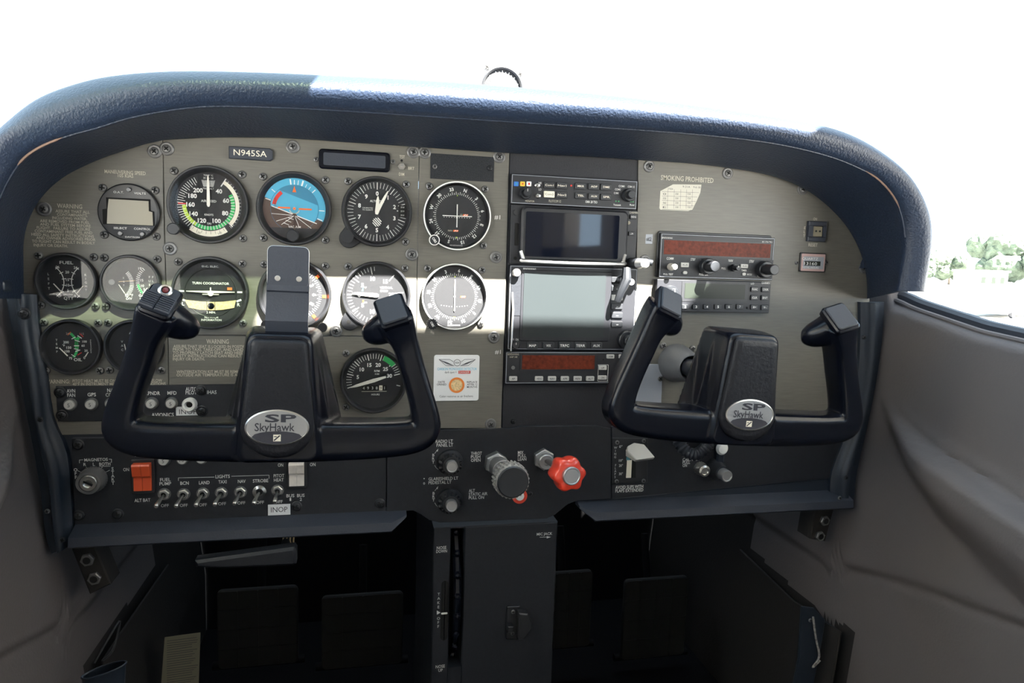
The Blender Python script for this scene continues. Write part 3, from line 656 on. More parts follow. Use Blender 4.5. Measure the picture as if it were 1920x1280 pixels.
# rpm
def d_rpm(b, r):
    w = 1.75; A5 = [253, 284, 315, 346, 17, 47, 76]; A5 = [253, 284, 315, 346, 377, 407, 436]
    for k in range(6):
        for j in range(5): a = A5[k]+(A5[k+1]-A5[k])*j/5; b.tick(a, 25.5 if j else 24, 31.5, .6 if j else 1.1, w, 'white')
    b.tick(A5[6], 24, 31, 1.1, w, 'white'); b.arc(25.5, 31.5, 383, 412, w+.02, 'green')
    for k, s in enumerate(('5', '10', '15', '20', '25', '30')): num(b, s, 18.8, A5[k+1]-2, 4.2)
    b.tick(103, 27, 31.5, 1, w, 'white')
    b.text('RPM', 3.5, 11, 2.4, w, 'white'); b.text('X100', 3.5, 7.4, 1.6, w, 'white')
    b.box(-14, 15, -12.3, -6, w, w+.15, 'slot'); b.box(6.2, 10, -12, -6.2, w+.15, w+.2, 'cream')
    for k, s in enumerate('4938'): b.text(s, -11.6+k*5, -9.2, 3.4, w+.25, 'print_pale', bold=0)
    b.text('9', 8.1, -9.2, 3.2, w+.3, 'ink', bold=0); b.text('1', 12.4, -9.2, 3.4, w+.25, 'print_pale', bold=0); b.box(-14, 15, -13.6, -12.9, w, w+.1, 'print'); b.text('HOURS', 2, -17, 2, w, 'white')
gauge('tachometer', 'round rpm gauge with green arc and hour counter, right of the left yoke hub', (701, 713), 38.6, 33, d_rpm, needles=[('needle', ndl(27.5, 14.5, 2.2, 253))], skip=(2,))
# fuel quantity, fuel flow, oil, vacuum
def vt(b, s, u, v0, v1, h=2.3, m='print_pale'): b.vtext(s, u, v0, v1, h, 1.8, m, bold=.01)
def d_fuel(b, r):
    w = 1.75
    b.text('FUEL', 0, 19.5, 3.1, w, 'white', 13); b.text('QTY', .8, -18, 3.1, w, 'white', 9.5); b.text('GALLONS', .3, -14, 1.4, w, 'white', 9, bold=0)
    for s in (-1, 1):
        b.arc(19.2, 20, 90-52 if s < 0 else 270-52, 90+52 if s < 0 else 270+52, w, 'white', s*23.2-(-0.5), -1)
        for k in range(6): a = (90 if s < 0 else 270)+(-48+k*19.2); b.tick(a, 18, 22, .7, w+.02, 'white', s*23.2+.5, -1)
        b.text('26', s*8.5, 14.5, 2.6, w, 'white'); b.text('0', s*7-0, -15.5, 2.6, w, 'white')
    for s, y in (('20', 9.5), ('15', 1.5), ('10', -4.2), ('5', -9.8)): b.text(s, .4, y, 2.6, w, 'white')
    vt(b, 'LEFT', -17.5, 7, -8); vt(b, 'RIGHT', 17.8, 7, -9)
gauge('fuel_quantity_gauge', 'small round fuel gauge with two crossing arcs and LEFT and RIGHT lettering', (125, 527), 30, 25, d_fuel, sr=26, needles=[('left_needle', lambda b: b.prism([(-13, -3), (-12.2, -2.6), (-4.4, -12), (-5.2, -12.6)], 2.8, 3.2, 'needle')), ('right_needle', lambda b: b.prism([(16, -4.5), (15.2, -4.4), (9, -12.2), (9.7, -12.8)], 2.8, 3.2, 'needle'))])
def d_flow(b, r):
    w = 1.75
    for k in range(20): a = 50+k*4.6; b.tick(a, 16, 20, .6, w, 'white', -17.5, -1)
    for k in range(14): a = 318-k*6.4; b.tick(a, 17, 20.5, .7, w, 'white', 25, 1)
    b.arc(17.5, 19.5, 230, 262, w+.02, 'green', 25, 1)
    b.text('19', 9, 15.6, 2.6, w, 'white'); b.text('15', 10.5, 3, 2.6, w, 'white'); b.text('10', 11, -3, 2.6, w, 'white'); b.text('5', 12.5, -6.7, 2.4, w, 'white')
    b.text('25 °F', -2.6, -13.5, 2.6, w, 'white'); b.text('DIV', -2.6, -17, 2.6, w, 'white'); b.text('GAL', 10.5, -13.5, 2.6, w, 'white'); b.text('HR', 10.5, -17, 2.6, w, 'white'); vt(b, 'FUEL', 18.2, 6.5, -6); vt(b, 'FLOW', 21.5, 6.5, -6); vt(b, 'EGT', -7.5, 5, -3, 1.6)
    b.disc(2.9, w, w+1.5, 'screw', -19, .3, 16)
gauge('fuel_flow_gauge', 'small round fuel flow gauge with a silver adjusting screw, beside the left yoke grip', (245.5, 530), 30, 25, d_flow, sr=26, needles=[('exhaust_needle', lambda b: b.prism([(-12, .6), (-12, 1.2), (4, 2.6), (4, 2.2)], 2.8, 3.2, 'straw')), ('lower_needle', lambda b: b.prism([(-12.4, -2), (-11.8, -2), (-6, -11.5), (-6.7, -11.8)], 2.8, 3.2, 'needle')), ('flow_needle', lambda b: b.prism([(16.5, -5), (15.6, -5), (11, -11), (11.8, -11.6)], 2.8, 3.2, 'needle'))])
def d_oil(b, r):
    w = 1.75
    b.arc(17.5, 20, 42, 130, w, 'green', -13.5, .5); b.arc(14.5, 17.5, 258, 305, w, 'green', 20, 1)
    for a, m_ in ((40, 'orange'), (60, 'white'), (100, 'white'), (125, 'white')): b.tick(a, 15.5, 20, .7, w+.02, m_, -13.5, .5)
    for a, m_ in ((318, 'red'), (308, 'white'), (290, 'white'), (270, 'white'), (250, 'white'), (236, 'red')): b.tick(a, 13, 18, .9, w+.02, m_, 20, 1)
    b.text('245', -3, 14, 2.2, w, 'pinkish'); b.text('115', 10, 14, 2.2, w, 'pinkish'); b.text('200', -5.5, 4.8, 2.5, w, 'white'); b.text('°F', -8, 1.2, 2, w, 'white'); b.text('150', -3, -1, 2.5, w, 'white'); b.text('100', -4.8, -5, 2.5, w, 'white')
    b.text('100', 12.4, 5.6, 2.3, w, 'white'); b.text('60', 10.8, 1.2, 2.3, w, 'white'); b.text('20', 13.4, -4.2, 2.3, w, 'white'); b.text('0', 11.6, -12, 2.6, w, 'white'); b.text('75', -1.8, -12.5, 2.4, w, 'white'); b.text('OIL', 5.2, -14, 3.1, w, 'white', 8)
    vt(b, 'TEMP', -14.5, 7, -5.4, 2.1); vt(b, 'PRESSURE', 18.4, 7, -6, 1.5)
gauge('oil_gauge', 'small round oil temperature and pressure gauge with green arcs, below the fuel gauge', (134, 650), 30, 25, d_oil, sr=26, needles=[('temperature_needle', lambda b: b.prism([(-12, -1.5), (-11.2, -1), (-3.5, -9.5), (-4.5, -10.2)], 2.8, 3.2, 'needle')), ('pressure_needle', lambda b: b.prism([(16.5, -5.6), (15.5, -5.5), (12.4, -10.5), (13.4, -10.8)], 2.8, 3.2, 'needle'))])
def d_vac(b, r):
    w = 1.75
    for k in range(8): b.tick(30+k*14, 16, 19, .7, w, 'white', -13, 0)
    b.text('7', 0, 14, 2.6, w, 'white'); b.text('IN.', -4.5, 3.8, 2, w, 'white'); b.text('HG', -4.5, .4, 2, w, 'white'); vt(b, 'VAC', -12.5, 5.5, -3.5, 2.3); b.text('AMP', 8, -14, 2.6, w, 'white')
gauge('vacuum_gauge', 'small round vacuum gauge mostly hidden behind the left grip of the left yoke', (252, 650), 30, 25, d_vac, sr=26, needles=[('needle', lambda b: b.prism([(-10.3, 3), (-9.5, 3), (-7, -10), (-8, -10.5)], 2.8, 3.2, 'needle'))])
# clock / OAT
o = A(242, 398, 3); t = thing('digital_thermometer', 'round black clock and thermometer with a blank tan liquid crystal screen', 'clock', o)
b = MB(); b.lathe([(1e-9, 0), (30.2, 0), (30.2, 4), (29, 5), (28, 4.6), (1e-9, 4.6)], 'bezel', seg=48)
b.text('O.A.T.', -9, 20.5, 2.1, 4.8, 'print_pale', 10); b.text('VOLTS', 11.5, 20.3, 2.1, 4.8, 'print_pale', 11.5); b.text('SELECT', -8.5, -17, 2.1, 4.8, 'print_pale', 13); b.text('CONTROL', 13, -17, 2.1, 4.8, 'print_pale', 16.5); b.text('DAVTRON', 3, -26, 1.5, 4.8, 'print_pale', 14); part('case', b, t)
b = MB(); b.prism([(-21, 14.5), (21.5, 14.5), (21.5, 2.8), (25, 2), (25, -13.5), (-25, -13.5), (-25, 2), (-21, 2.8)], 4.6, 5.2, 'slot'); b.prism([(-18.5, 13), (20, 12.5), (20, 2), (23.5, 1), (23.8, -13), (-21, -12.8), (-20, 2)], 5, 5.5, 'lcd'); part('screen', b, t)
for u, v in ((1, 23.5), (-8.5, -22.5), (13, -22.5)): b = MB(); b.disc(2.4, 4.6, 7, 'screw', seg=16, ch=.6); part('button', b, t, (u, v, 0))
for x, y in ((-1, 1), (1, 1), (1, -1), (-1, -1)): screw(t, 'inst', x*25.5, y*24.5)

# ------------------------------------------------------------------ small fittings on the grey panels
o = A(472, 287); t = thing('nameplate', 'small black plate engraved N945SA above the airspeed indicator', 'plate', o); d = D(o)
b = MB(); u0, u1, v0, v1 = d.r(430, 277, 512, 300); b.prism([(u0, v0), (u1-3, v0-.3), (u1, v0+2), (u1, v1-2), (u1-3, v1), (u0, v1)], 0, 4, 'ledge', .8); part('plate', b, t)
b = MB(); d.t(b, 'N945SA', 438, 500, 287, 11, 4.15, 'cream', .0); part('lettering', b, t, label='cream engraved registration letters')
o = A(664.5, 301); t = thing('annunciator_display', 'dark rectangular annunciator display in a glossy frame at the top of the panel', 'display', o); d = D(o)
b = MB(); u0, u1, v0, v1 = d.r(598, 283, 731, 320); b.rr(u0, u1, v0, v1, 4, 0, 4, 'gloss', 1.6); part('frame', b, t)
b = MB(); b.rr(u0+5, u1-5, v0+4, v1-4, 1.5, 3.8, 4.3, 'screen_matte' if 0 else 'ledge'); part('screen', b, t)
for x in (592.5, 736.5): u, v = d.p(x, 301+(x-664)*.03); screw(t, 'small', u, v)
o = A(753, 312); t = thing('annunciator_toggle_switch', 'tiny metal toggle switch between the TST and DIM lettering', 'switch', o)
b = MB(); b.prism(hexp(4.4), 0, 1.6, 'nickel', .4); b.disc(3, 1.6, 3, 'nickel', seg=16); b.disc(1.4, 0, .6, 'slot', 0, 6.5, 12); part('nut', b, t)
b = MB(); b.cyl((0, 0, 2), (.5, .5, 10), 1.1, 1.7, 'steel', 12); part('lever', b, t)
o = A(867, 314); t = thing('speaker_grille', 'speckled dark rectangular blanking plate above the upper course indicator', 'plate', o); d = D(o)
u0, u1, v0, v1 = d.r(807, 291, 926, 338); b = MB(); b.box(u0, u1, v0, v1, 0, 1.2, 'fabricbg', .3); part('plate', b, t)
for x in (815, 918): u, v = d.p(x, 314+(x-867)*.03); screw(t, 'darksmall' if x > 900 else 'small', u, v, 1.2)
# CO detector
o = A(855.5, 708); t = thing('carbon_monoxide_detector', 'square white carbon monoxide detector card with an orange ringed spot', 'detector card', o); d = D(o)
u0, u1, v0, v1 = d.r(813, 665, 898, 751); b = MB(); b.rr(u0, u1, v0, v1, 3, 0, 1.2, 'card', .3)
d.t(b, 'CARBON MONOXIDE DETECTOR', 820, 894, 691.5, 4.5, 1.3, 'cyanprint', 0); d.t(b, 'dark spot =', 834, 856, 697.5, 4, 1.3, 'ink', 0)
r_ = d.r(859.5, 694.8, 882, 700.3, 1.3); b.box(*r_, 1.2, 1.35, 'red'); d.t(b, 'DANGER', 861, 880.5, 697.5, 3.6, 1.42, 'white', 0)
d.t(b, 'DATE', 821.5, 834, 716, 3.6, 1.3, 'ink', .01); d.t(b, 'OPENED', 819, 837, 720.6, 3.6, 1.3, 'ink', .01)
for k, s in enumerate(('REPLACE', 'AFTER 12', 'MONTHS')): d.t(b, s, 875.5, 895, 716+k*4.6, 3.6, 1.3, 'ink', .01)
d.t(b, 'Color restores as air freshens', 824, 887, 742.5, 4, 1.3, 'ink', 0)
b.lathe([(13.2*.72, 1.2), (13.2*.72, 1.6), (6.9, 1.6), (6.9, 1.2)], 'orangecard', *d.p(856, 721.5), 32); b.disc(6.9, 1.2, 1.5, 'straw', *d.p(856, 721.5), 24)
c_ = d.p(857, 679.5); b.lathe([(4.2, 1.3), (4.2, 1.45), (3.7, 1.45), (3.7, 1.3)], 'ink', *c_, 20); b.text('ASA', c_[0], c_[1], 1.7, 1.4, 'ink', 5.5)
for s in (-1, 1):
    for k in range(6):
        p0 = (c_[0]+s*(4.4+k*1.2), c_[1]-3.2+k*.55); p1 = (c_[0]+s*(13+k*1.8), c_[1]-1.5+k*1.05); b.line(p0, p1, .35, 1.4, 'ink')
    b.line((c_[0]+s*9, c_[1]+4), (c_[0]+s*22, c_[1]+4), .45, 1.4, 'ink'); b.line((c_[0]+s*4.5, c_[1]+1), (c_[0]+s*9, c_[1]+4), .45, 1.4, 'ink'); b.line((c_[0]+s*22, c_[1]+4), (c_[0]+s*13.5, c_[1]-3.5), .45, 1.4, 'ink'); b.line((c_[0]+s*13.5, c_[1]-3.5), (c_[0]+s*3.5, c_[1]-3.8), .45, 1.4, 'ink')
part('card', b, t)
# sticker on right panel
o = A(1276, 370); d = D(o); t = thing('compass_correction_card', 'cream paper sticker with a printed grid and torn corners under SMOKING PROHIBITED', 'sticker', o)
b = MB(); b.prism([d.p(*p) for p in ((1262, 345.5), (1315, 346), (1313, 361), (1306, 377), (1298, 393), (1290, 395.5), (1238, 393), (1236, 390), (1238, 358))], 0, .4, 'paper', .1)
for k in range(5): y = 359+k*8.3; b.line(d.p(1241, y), d.p(1310-k*3, y+2), .3, .5, 'ink')
for x in (1252, 1264, 1276, 1287, 1298): b.line(d.p(x, 355), d.p(x-1, 391), .3, .5, 'ink')
for r in range(4):
    for k, s in enumerate(('N', '', '330', '', '150', '')):
        if s: d.t(b, s if k else ('0', '030', '060', 'E')[r], 1243+k*11.5, 1249+k*11.5, 363.5+r*8.3, 3.5, .5, 'ink', 0)
d.t(b, '9-21A', 1280, 1294, 350, 3.6, .5, 'ink', 0); d.t(b, '9-6-18', 1300, 1313, 351, 3.6, .5, 'ink', 0); d.t(b, 'STEER', 1252, 1262, 354, 3, .5, 'ink', 0); part('paper', b, t)
# ELT switch
o = A(1530, 433.5); d = D(o); t = thing('emergency_beacon_switch', 'square black rocker switch between the ON and RESET lettering', 'switch', o)
u0, u1, v0, v1 = d.r(1512, 415, 1545, 453); b = MB()
b.box(u0, u1, v0, v0+6, 0, 5, 'ledge', .8); b.box(u0, u1, v1-6, v1, 0, 5, 'ledge', .8); b.box(u0, u0+6.5, v0+6, v1-6, 0, 5, 'ledge'); b.box(u1-4, u1, v0+6, v1-6, 0, 5, 'ledge'); part('frame', b, t)
b = MB(); b.prism([(u0+7, v0+6.5), (u1-4.5, v0+6.5), (u1-4.5, v1-6.5), (u0+7, v1-6.5)], 0, 3.4, 'lcd', .8); b.disc(1.3, 3.4, 3.8, 'lcd_dark', -2.4, 0, 12); b.disc(1.3, 3.4, 3.8, 'lcd_dark', 3.2, 0, 12); part('rocker', b, t)
# Hobbs
o = A(1522, 492); d = D(o); t = thing('hour_meter', 'small rectangular hour meter in a pinkish frame marked QUARTZ', 'hour meter', o)
u0, u1, v0, v1 = d.r(1498, 474, 1545.5, 510); b = MB(); b.rr(u0, u1, v0, v1, 1.5, 0, 3, 'bezel', .6); b.rr(u0+1.3, u1-1.3, v0+1.3, v1-1.3, 1, 3, 3.4, 'pinkish', .3); part('frame', b, t)
b = MB(); q = d.r(1503, 481, 1541, 504); b.box(*q, 3.3, 3.6, 'counter'); b.box(*d.r(1505, 489.5, 1535, 498), 3.6, 3.8, 'lcd_dark'); d.t(b, 'QUARTZ', 1504, 1534, 485, 4.6, 3.9, 'white', 0); d.t(b, '13160', 1508, 1532, 494, 5.4, 4, 'white', 0); d.t(b, 'TOTAL HOURS', 1504, 1535, 501.5, 3.2, 3.9, 'white', 0); part('counter_window', b, t)
for x in (1493.5, 1549): u, v = d.p(x, 492); screw(t, 'small', u, v)

# ------------------------------------------------------------------ radios
def radio(name, label, x0, y0, x1, y1, depth=5, m='radio', outline=True, cat='radio'):
    o = A((x0+x1)/2, (y0+y1)/2); d = D(o); t = thing(name, label, cat, o)
    u0, u1, v0, v1 = d.r(x0, y0, x1, y1, depth); b = MB(); b.rr(u0, u1, v0, v1, 1.2, -2, depth, m, .5)
    if outline:
        for q in ((u0+1, u1-1, v1-1.5, v1-.9), (u0+1, u1-1, v0+.9, v0+1.5), (u0+.9, u0+1.5, v0+1, v1-1), (u1-1.5, u1-.9, v0+1, v1-1)): b.box(*q, depth, depth+.2, 'counter')
    part('case', b, t); return t, d, depth
def btn(t, d, w, x0, y0, x1, y1, s=None, m='button', h=2.2, tm='print_pale', name='button', th=None, r=.9, label=None):
    xc, yc = (x0+x1)/2, (y0+y1)/2; u0, u1, v0, v1 = d.r(x0, y0, x1, y1, w+h); uc, vc = (u0+u1)/2, (v0+v1)/2
    b = MB(); b.rr(u0-uc, u1-uc, v0-vc, v1-vc, min(r, (v1-v0)/2.2), 0, h, m, .45, seg=3)
    if s: b.text(s, 0, 0, (th or (v1-v0)*.42), h+.12, tm, min((u1-u0)*.8, len(s)*(v1-v0)*.36), bold=.01)
    return part(name, b, t, (uc, vc, w), label)
def knob2(t, d, w, x, y, r0, r1, h0, h1, m='knob_black', name='knob', mark=False, skirt=False):
    u, v = d.p(x, y, w); b = MB()
    b.lathe([(1e-9, 0), (r0, 0), (r0*.95, h0-.8), (r0*.88, h0), (r1+.2, h0), (r1, h0), (r1*.95, h1-.6), (r1*.85, h1), (1e-9, h1)], m, seg=28)
    for i in range(20): a = 2*pi*i/20; b.cyl((r0*.93*cos(a), r0*.93*sin(a), .5), (r0*.9*cos(a), r0*.9*sin(a), h0-.8), .5, .4, m, 5)
    if mark: b.box(-.3, .3, r1*.2, r1*.85, h1, h1+.2, 'white')
    return part(name, b, t, (u, v, w))
def lett(t, d, w, items):
    b = MB()
    for s, x0, x1, y, h, *m in items: d.t(b, s, x0, x1, y, h, w+.15, *(m or ['print_pale', 0.01]))
    part('lettering', b, t)
# audio panel
t, d, w = radio('audio_panel', 'topmost radio of the stack, a slim audio panel with three coloured marker lamps', 958, 332, 1195, 387.5)
for x, m_, s in ((968, 'blue', 'O'), (980, 'yellow', 'M'), (992, 'card', 'I')): btn(t, d, w, x-4.5, 340, x+4.5, 349, s, m_, 1, 'green' if s == 'O' else 'red', 'marker_lamp', 2.6)
knob2(t, d, w, 985, 362, 7.5, 5, 5, 12, mark=True); knob2(t, d, w, 1178, 366, 8, 5, 6, 13)
for x, y in ((1007, 347.5), (1008, 367)):
    u, v = d.p(x, y, w); b = MB(); b.lathe([(1e-9, 0), (3, 0), (3, 1), (2, 2), (1e-9, 2)], 'nickel', seg=16); b.cyl((0, 0, 1), (1, -.5, 7), .8, 1.2, 'steel', 8); part('toggle', b, t, (u, v, w))
for i, (a, c_) in enumerate((('Com1', 'Com2'), ('Nav1', 'Nav2'), None or ('MKR', 'TEL'), ('ADF', 'AUX'), ('DME', 'SPR'))):
    x = (1020, 1044, 1079, 1104, 1127)[i]
    btn(t, d, w, x, 341+i*.9, x+20, 353+i*.9, a, th=2.2, tm='cream'); btn(t, d, w, x, 358+i*1.3, x+20, 370+i*1.3, c_, 'button' if i else 'cream', th=2.2, tm='cream' if i else 'ink')
lett(t, d, w, [('MONITOR', 985, 1002, 377, 3.4, 'print', 0), ('HI', 1010, 1015, 343, 4), ('LO', 1010, 1015, 355, 4), ('PILOT/COM 1/2', 1029, 1052, 377, 4.5, 'print', 0), ('KMA 28 TSO', 1098, 1120, 378.5, 4.5), ('COM1', 1160, 1171, 349, 3.6), ('COM 1/2', 1177, 1190, 350, 3.6), ('COM2', 1153, 1164, 355, 3.6), ('COM3', 1151, 1160, 362, 3.6), ('Transmit', 1150, 1164, 384, 3.2), ('Rcvr', 1181, 1190, 384, 3.2)])
b = MB(); [b.disc(.7, w, w+.3, 'green', *d.p(x, y, w), 8) for x, y in ((1155, 377), (1160, 377.4), (1183, 378), (1187, 378.3))]; b.disc(1.2, w, w+.5, 'red', *d.p(1071, 348, w), 10); part('indicator_lamps', b, t)
# gps screen
t, d, w = radio('gps_display', 'dark glossy screen unit directly below the audio panel, blue window reflections', 957, 389, 1194, 497, 5, outline=False)
u0, u1, v0, v1 = d.r(975, 391, 1174, 491, w); b = MB(); b.rr(u0, u1, v0, v1, 7, 5, 12, 'radio', 2.5); part('bezel', b, t)
b = MB(); q = d.r(985, 400, 1160, 483, 12); b.rr(*q, 2, 11.9, 12.3, 'screen'); part('screen', b, t)
u0, u1, v0, v1 = d.r(976, 480, 1172, 493, 12); um = (u0+u1)/2; b = MB(); b.tube(catmull([(u0, v1+4, 11), (u0+3, v0+3, 13), (um-60, v0+1, 14.5), (um, v0, 15), (um+60, v0+1, 14.5), (u1-3, v0+3, 13), (u1, v1+4, 11)], 5), 2.3, 'brushed', 8); part('lower_lip', b, t)
btn(t, d, w, 965, 418, 972.5, 460, None, 'slot', .5, name='card_slot'); btn(t, d, w, 1182, 402, 1194, 411, 'HDG', th=2); btn(t, d, w, 1179, 434, 1190, 442, '->', th=3)
b = MB(); b.disc(2.2, w, w+.8, 'lcd', *d.p(1178.5, 417.5, w), 14); b.disc(2, w, w+.6, 'slot', *d.p(966, 484, w), 12); b.disc(3.6, w, w+1.2, 'bezel', *d.p(968, 398, w), 16); part('photocell', b, t)
lett(t, d, w, [('GARMIN', 1180, 1196, 398.5, 3.6, 'print', 0)])
# MFD
t, d, w = radio('multifunction_display', 'largest screen of the stack with MAP to AUX keys below a grey pane', 953.5, 500, 1192, 656, 5)
u0, u1, v0, v1 = d.r(977, 509, 1143, 638, w); b = MB(); b.rr(u0-1, u1+1, v0-1, v1+1, 2, 5, 6.5, 'radio', .8); part('bezel', b, t)
b = MB(); q = d.r(981, 511, 1134, 632, 7); b.rr(*q, 1, 6.3, 7, 'screen_matte'); part('screen', b, t)
for k, s in enumerate(('MAP', 'WX', 'TRFC', 'TERR', 'AUX')):
    x = 988+k*30; btn(t, d, w, x, 641.5, x+21, 654, s, tm='white', th=3); btn(t, d, w, x+4, 637, x+16, 639.5, None, 'counter', .6, name='key_lamp', r=.4)
for k in range(6): y = 519+k*16.7; btn(t, d, w, 1147, y, 1168, y+10.5, '—', 'button_pale' if k == 2 else 'button', tm='white', th=4); 
btn(t, d, w, 958, 505, 978, 592, None, 'button_pale' if 0 else 'plate', .6, name='card_door', r=1)
knob2(t, d, w, 1174, 637, 12, 7, 6, 14); knob2(t, d, w, 965, 646, 5.5, 4, 3, 8, mark=True); 
b = MB(); b.lathe([(1e-9, 0), (5, 0), (5, 6), (4, 8), (1e-9, 8)], 'brushed', seg=20); part('thumb_screw', b, t, (*d.p(967, 511, w), w))
b = MB(); b.tube([(0, 0, 0), (1, -20, 4), (0, -70, 4), (0, -72, 0)], 1.3, 'steel', 8); part('card_handle', b, t, (*d.p(960.5, 548, w), w))
lett(t, d, w, [('BENDIX/KING', 981, 1005, 504.3, 4), ('OFF', 957, 964, 636.5, 4), ('ON', 966.5, 972, 636.5, 4)])
# autopilot
t, d, w = radio('autopilot_controller', 'autopilot unit at the foot of the radio stack with pale AP to ALT keys', 947.5, 659, 1186, 719)
b = MB(); q = d.r(976, 662.5, 1118, 694, w+.6); b.box(*q, w, w+.6, 'bezel'); q = d.r(979, 666, 1115, 692, w+1); b.box(*q, w, w+1, 'amber'); part('screen', b, t)
for s, x in (('AP', 955), ('HDG', 1003.5), ('NAV', 1028), ('APR', 1052), ('REV', 1076), ('ALT', 1099.5)): btn(t, d, w, x, 705.5, x+15, 714, s, 'button_pale', tm='ink')
btn(t, d, w, 1122.5, 685.5, 1138, 693.5, 'UP', 'button_pale', tm='ink'); btn(t, d, w, 1122.5, 704, 1138, 711.8, 'DN', 'button_pale', tm='ink'); btn(t, d, w, 1138, 664.5, 1152, 672, 'ARM', 'button_pale', tm='ink'); btn(t, d, w, 1161, 664.5, 1175, 672, 'BARO', 'button_pale', tm='ink'); knob2(t, d, w, 1165, 697, 9, 6, 5, 12)
lett(t, d, w, [('BENDIX/KING', 952, 973, 664, 3.2, 'print', 0), ('KAP 140', 956, 970, 669, 3.4, 'print', 0)])
b = MB(); 
for q in ((1121, 683.5, 1140, 684.2), (1121, 714, 1140, 714.7), (1121, 683.5, 1121.7, 714), (1139.5, 683.5, 1140.2, 714)): b.box(*d.r(*q, w), w, w+.15, 'print_pale')
b.disc(2.3, w, w+.8, 'screw', *d.p(962, 689, w), 12); b.disc(1, w, w+.2, 'slot', *d.p(1131, 674, w), 10); b.disc(1, w, w+.2, 'slot', *d.p(1047, 709, w), 10); part('key_outline', b, t)
# nav com
b0 = None
t, d, w = radio('communication_radio', 'navigation and communication radio with a wide orange display on the right panel', 1237, 441, 1451, 523, 8)
b = MB(); u0, u1, v0, v1 = d.r(1232, 437, 1445, 523, 3); b.rr(u0, u1, v0, v1, 3, 0, 3, 'bezel', .6); part('mounting_frame', b, t)
b = MB(); b.box(*d.r(1242, 451, 1448, 482, w+.5), w, w+.5, 'bezel'); b.box(*d.r(1245, 453.5, 1445, 480, w+.9), w, w+.9, 'amber'); part('screen', b, t)
b = MB(); b.box(*d.r(1239, 484, 1449, 519.5, w+.3), w, w+.3, 'plate'); part('lower_face', b, t)
knob2(t, d, w, 1257, 500, 4.6, 3.6, 6, 14, 'lever'); knob2(t, d, w, 1324, 499, 10.5, 6.8, 9, 24); knob2(t, d, w, 1374, 502, 4.5, 3.2, 6, 14, mark=True); knob2(t, d, w, 1431, 505, 11, 6.8, 9, 26)
btn(t, d, w, 1277, 492, 1292, 501, '<->', 'button_pale', tm='ink', th=3); btn(t, d, w, 1389, 495, 1403, 502.5, '<->', 'button_pale', tm='ink', th=3); btn(t, d, w, 1281, 508, 1289, 514, None, 'button_pale', r=2); btn(t, d, w, 1392, 511, 1399, 516.5, None, 'button_pale', r=2)
lett(t, d, w+.3, [('BENDIX/KING', 1241, 1261, 446, 3.2), ('KX 155A TSO', 1429, 1448, 453.8, 3.2), ('COMM', 1250, 1263, 484.5, 4.6), ('STBY', 1295, 1304, 486.3, 4.6), ('NAV', 1366, 1374.5, 488.5, 4.6), ('STBY', 1405, 1414, 490, 4.6), ('PULL TEST', 1244, 1262, 514, 3.4), ('PULL 25K', 1311, 1328, 514.5, 3.8), ('PULL', 1353, 1361, 503, 3.6), ('TIMER', 1390, 1400, 506.8, 3.4), ('MODE', 1401, 1410, 514.5, 3.6), ('PULL OBS', 1420, 1437, 517.8, 3.8)])
# transponder
t, d, w = radio('transponder', 'transponder with numbered keys directly under the orange display radio', 1231, 526, 1444, 585, 9, outline=False)
b = MB(); b.box(*d.r(1278, 529, 1402, 566, w+.5), w, w+.5, 'bezel'); b.box(*d.r(1284, 532, 1397, 560, w+.8), w, w+.8, 'lcd_dark'); part('screen', b, t)
for k in range(8): x = 1258.5+k*20.5 if k else 1258.5; btn(t, d, w, x, 570.5, x+12, 579.5, str(k+1 if k else 1), th=3, tm='white') if k < 7 else None
for s, x0, y0 in (('FUNC', 1409, 537.5), ('CRSR', 1429, 538), ('CLR', 1408.5, 553), ('ENT', 1428, 553.5), ('8▲', 1408.5, 571), ('9▼', 1428, 571.5)): btn(t, d, w, x0, y0, x0+13, y0+9.5, s.replace('▲', '+').replace('▼', '-'), th=2.4, tm='print_pale')
knob2(t, d, w, 1256, 548, 9, 6, 7, 14, mark=True)
lett(t, d, w, [('LO', 1408, 1414, 531.5, 3.4), ('GARMIN', 1428, 1444, 530.5, 3.6)]); b = MB(); b.disc(1.5, w, w+.2, 'slot', *d.p(1400.5, 577, w), 10); part('photocell', b, t)
# plug and jack hanging between stack and right panel
o = A(1181, 492, 8); t = thing('plug_connector', 'dark plug with pale ball end poking out between the gps screen and the right panel', 'plug', o, 6)
b = MB(); b.cyl((2, 0, 0), (4, -1, 22), 6, 6.5, 'knob_black', 16); b.cyl((4, -1, 22), (5, -1, 34), 6.5, 4, 'brushed', 16); part('body', b, t)
b = MB(); b.cyl((7, 3, 14), (22, 0, 20), 4, 4, 'knob_black', 12); b.lathe([(1e-9, 15), (4, 16), (5.6, 20), (4.2, 24.5), (1e-9, 26)], 'white', 12, -1, 16); part('ball_end', b, t)
o = A(1163, 524, 8); t = thing('lock_lever', 'short black ribbed lever in front of the keys right of the largest screen', 'lever', o, 6)
b = MB(); b.cyl((0, 0, 0), (0, 0, 16), 5, 5, 'knob_black', 14); b.tube([(3, 14, 14), (2, 0, 18), (-4, -14, 17), (-7, -26, 14)], [5, 6.5, 5, 4], 'knob_black', 10); part('lever_arm', b, t)
b = MB(); b.lathe([(1e-9, 16), (4, 16), (4, 22), (1e-9, 22)], 'brushed', 7, -2, 14); part('cap', b, t)

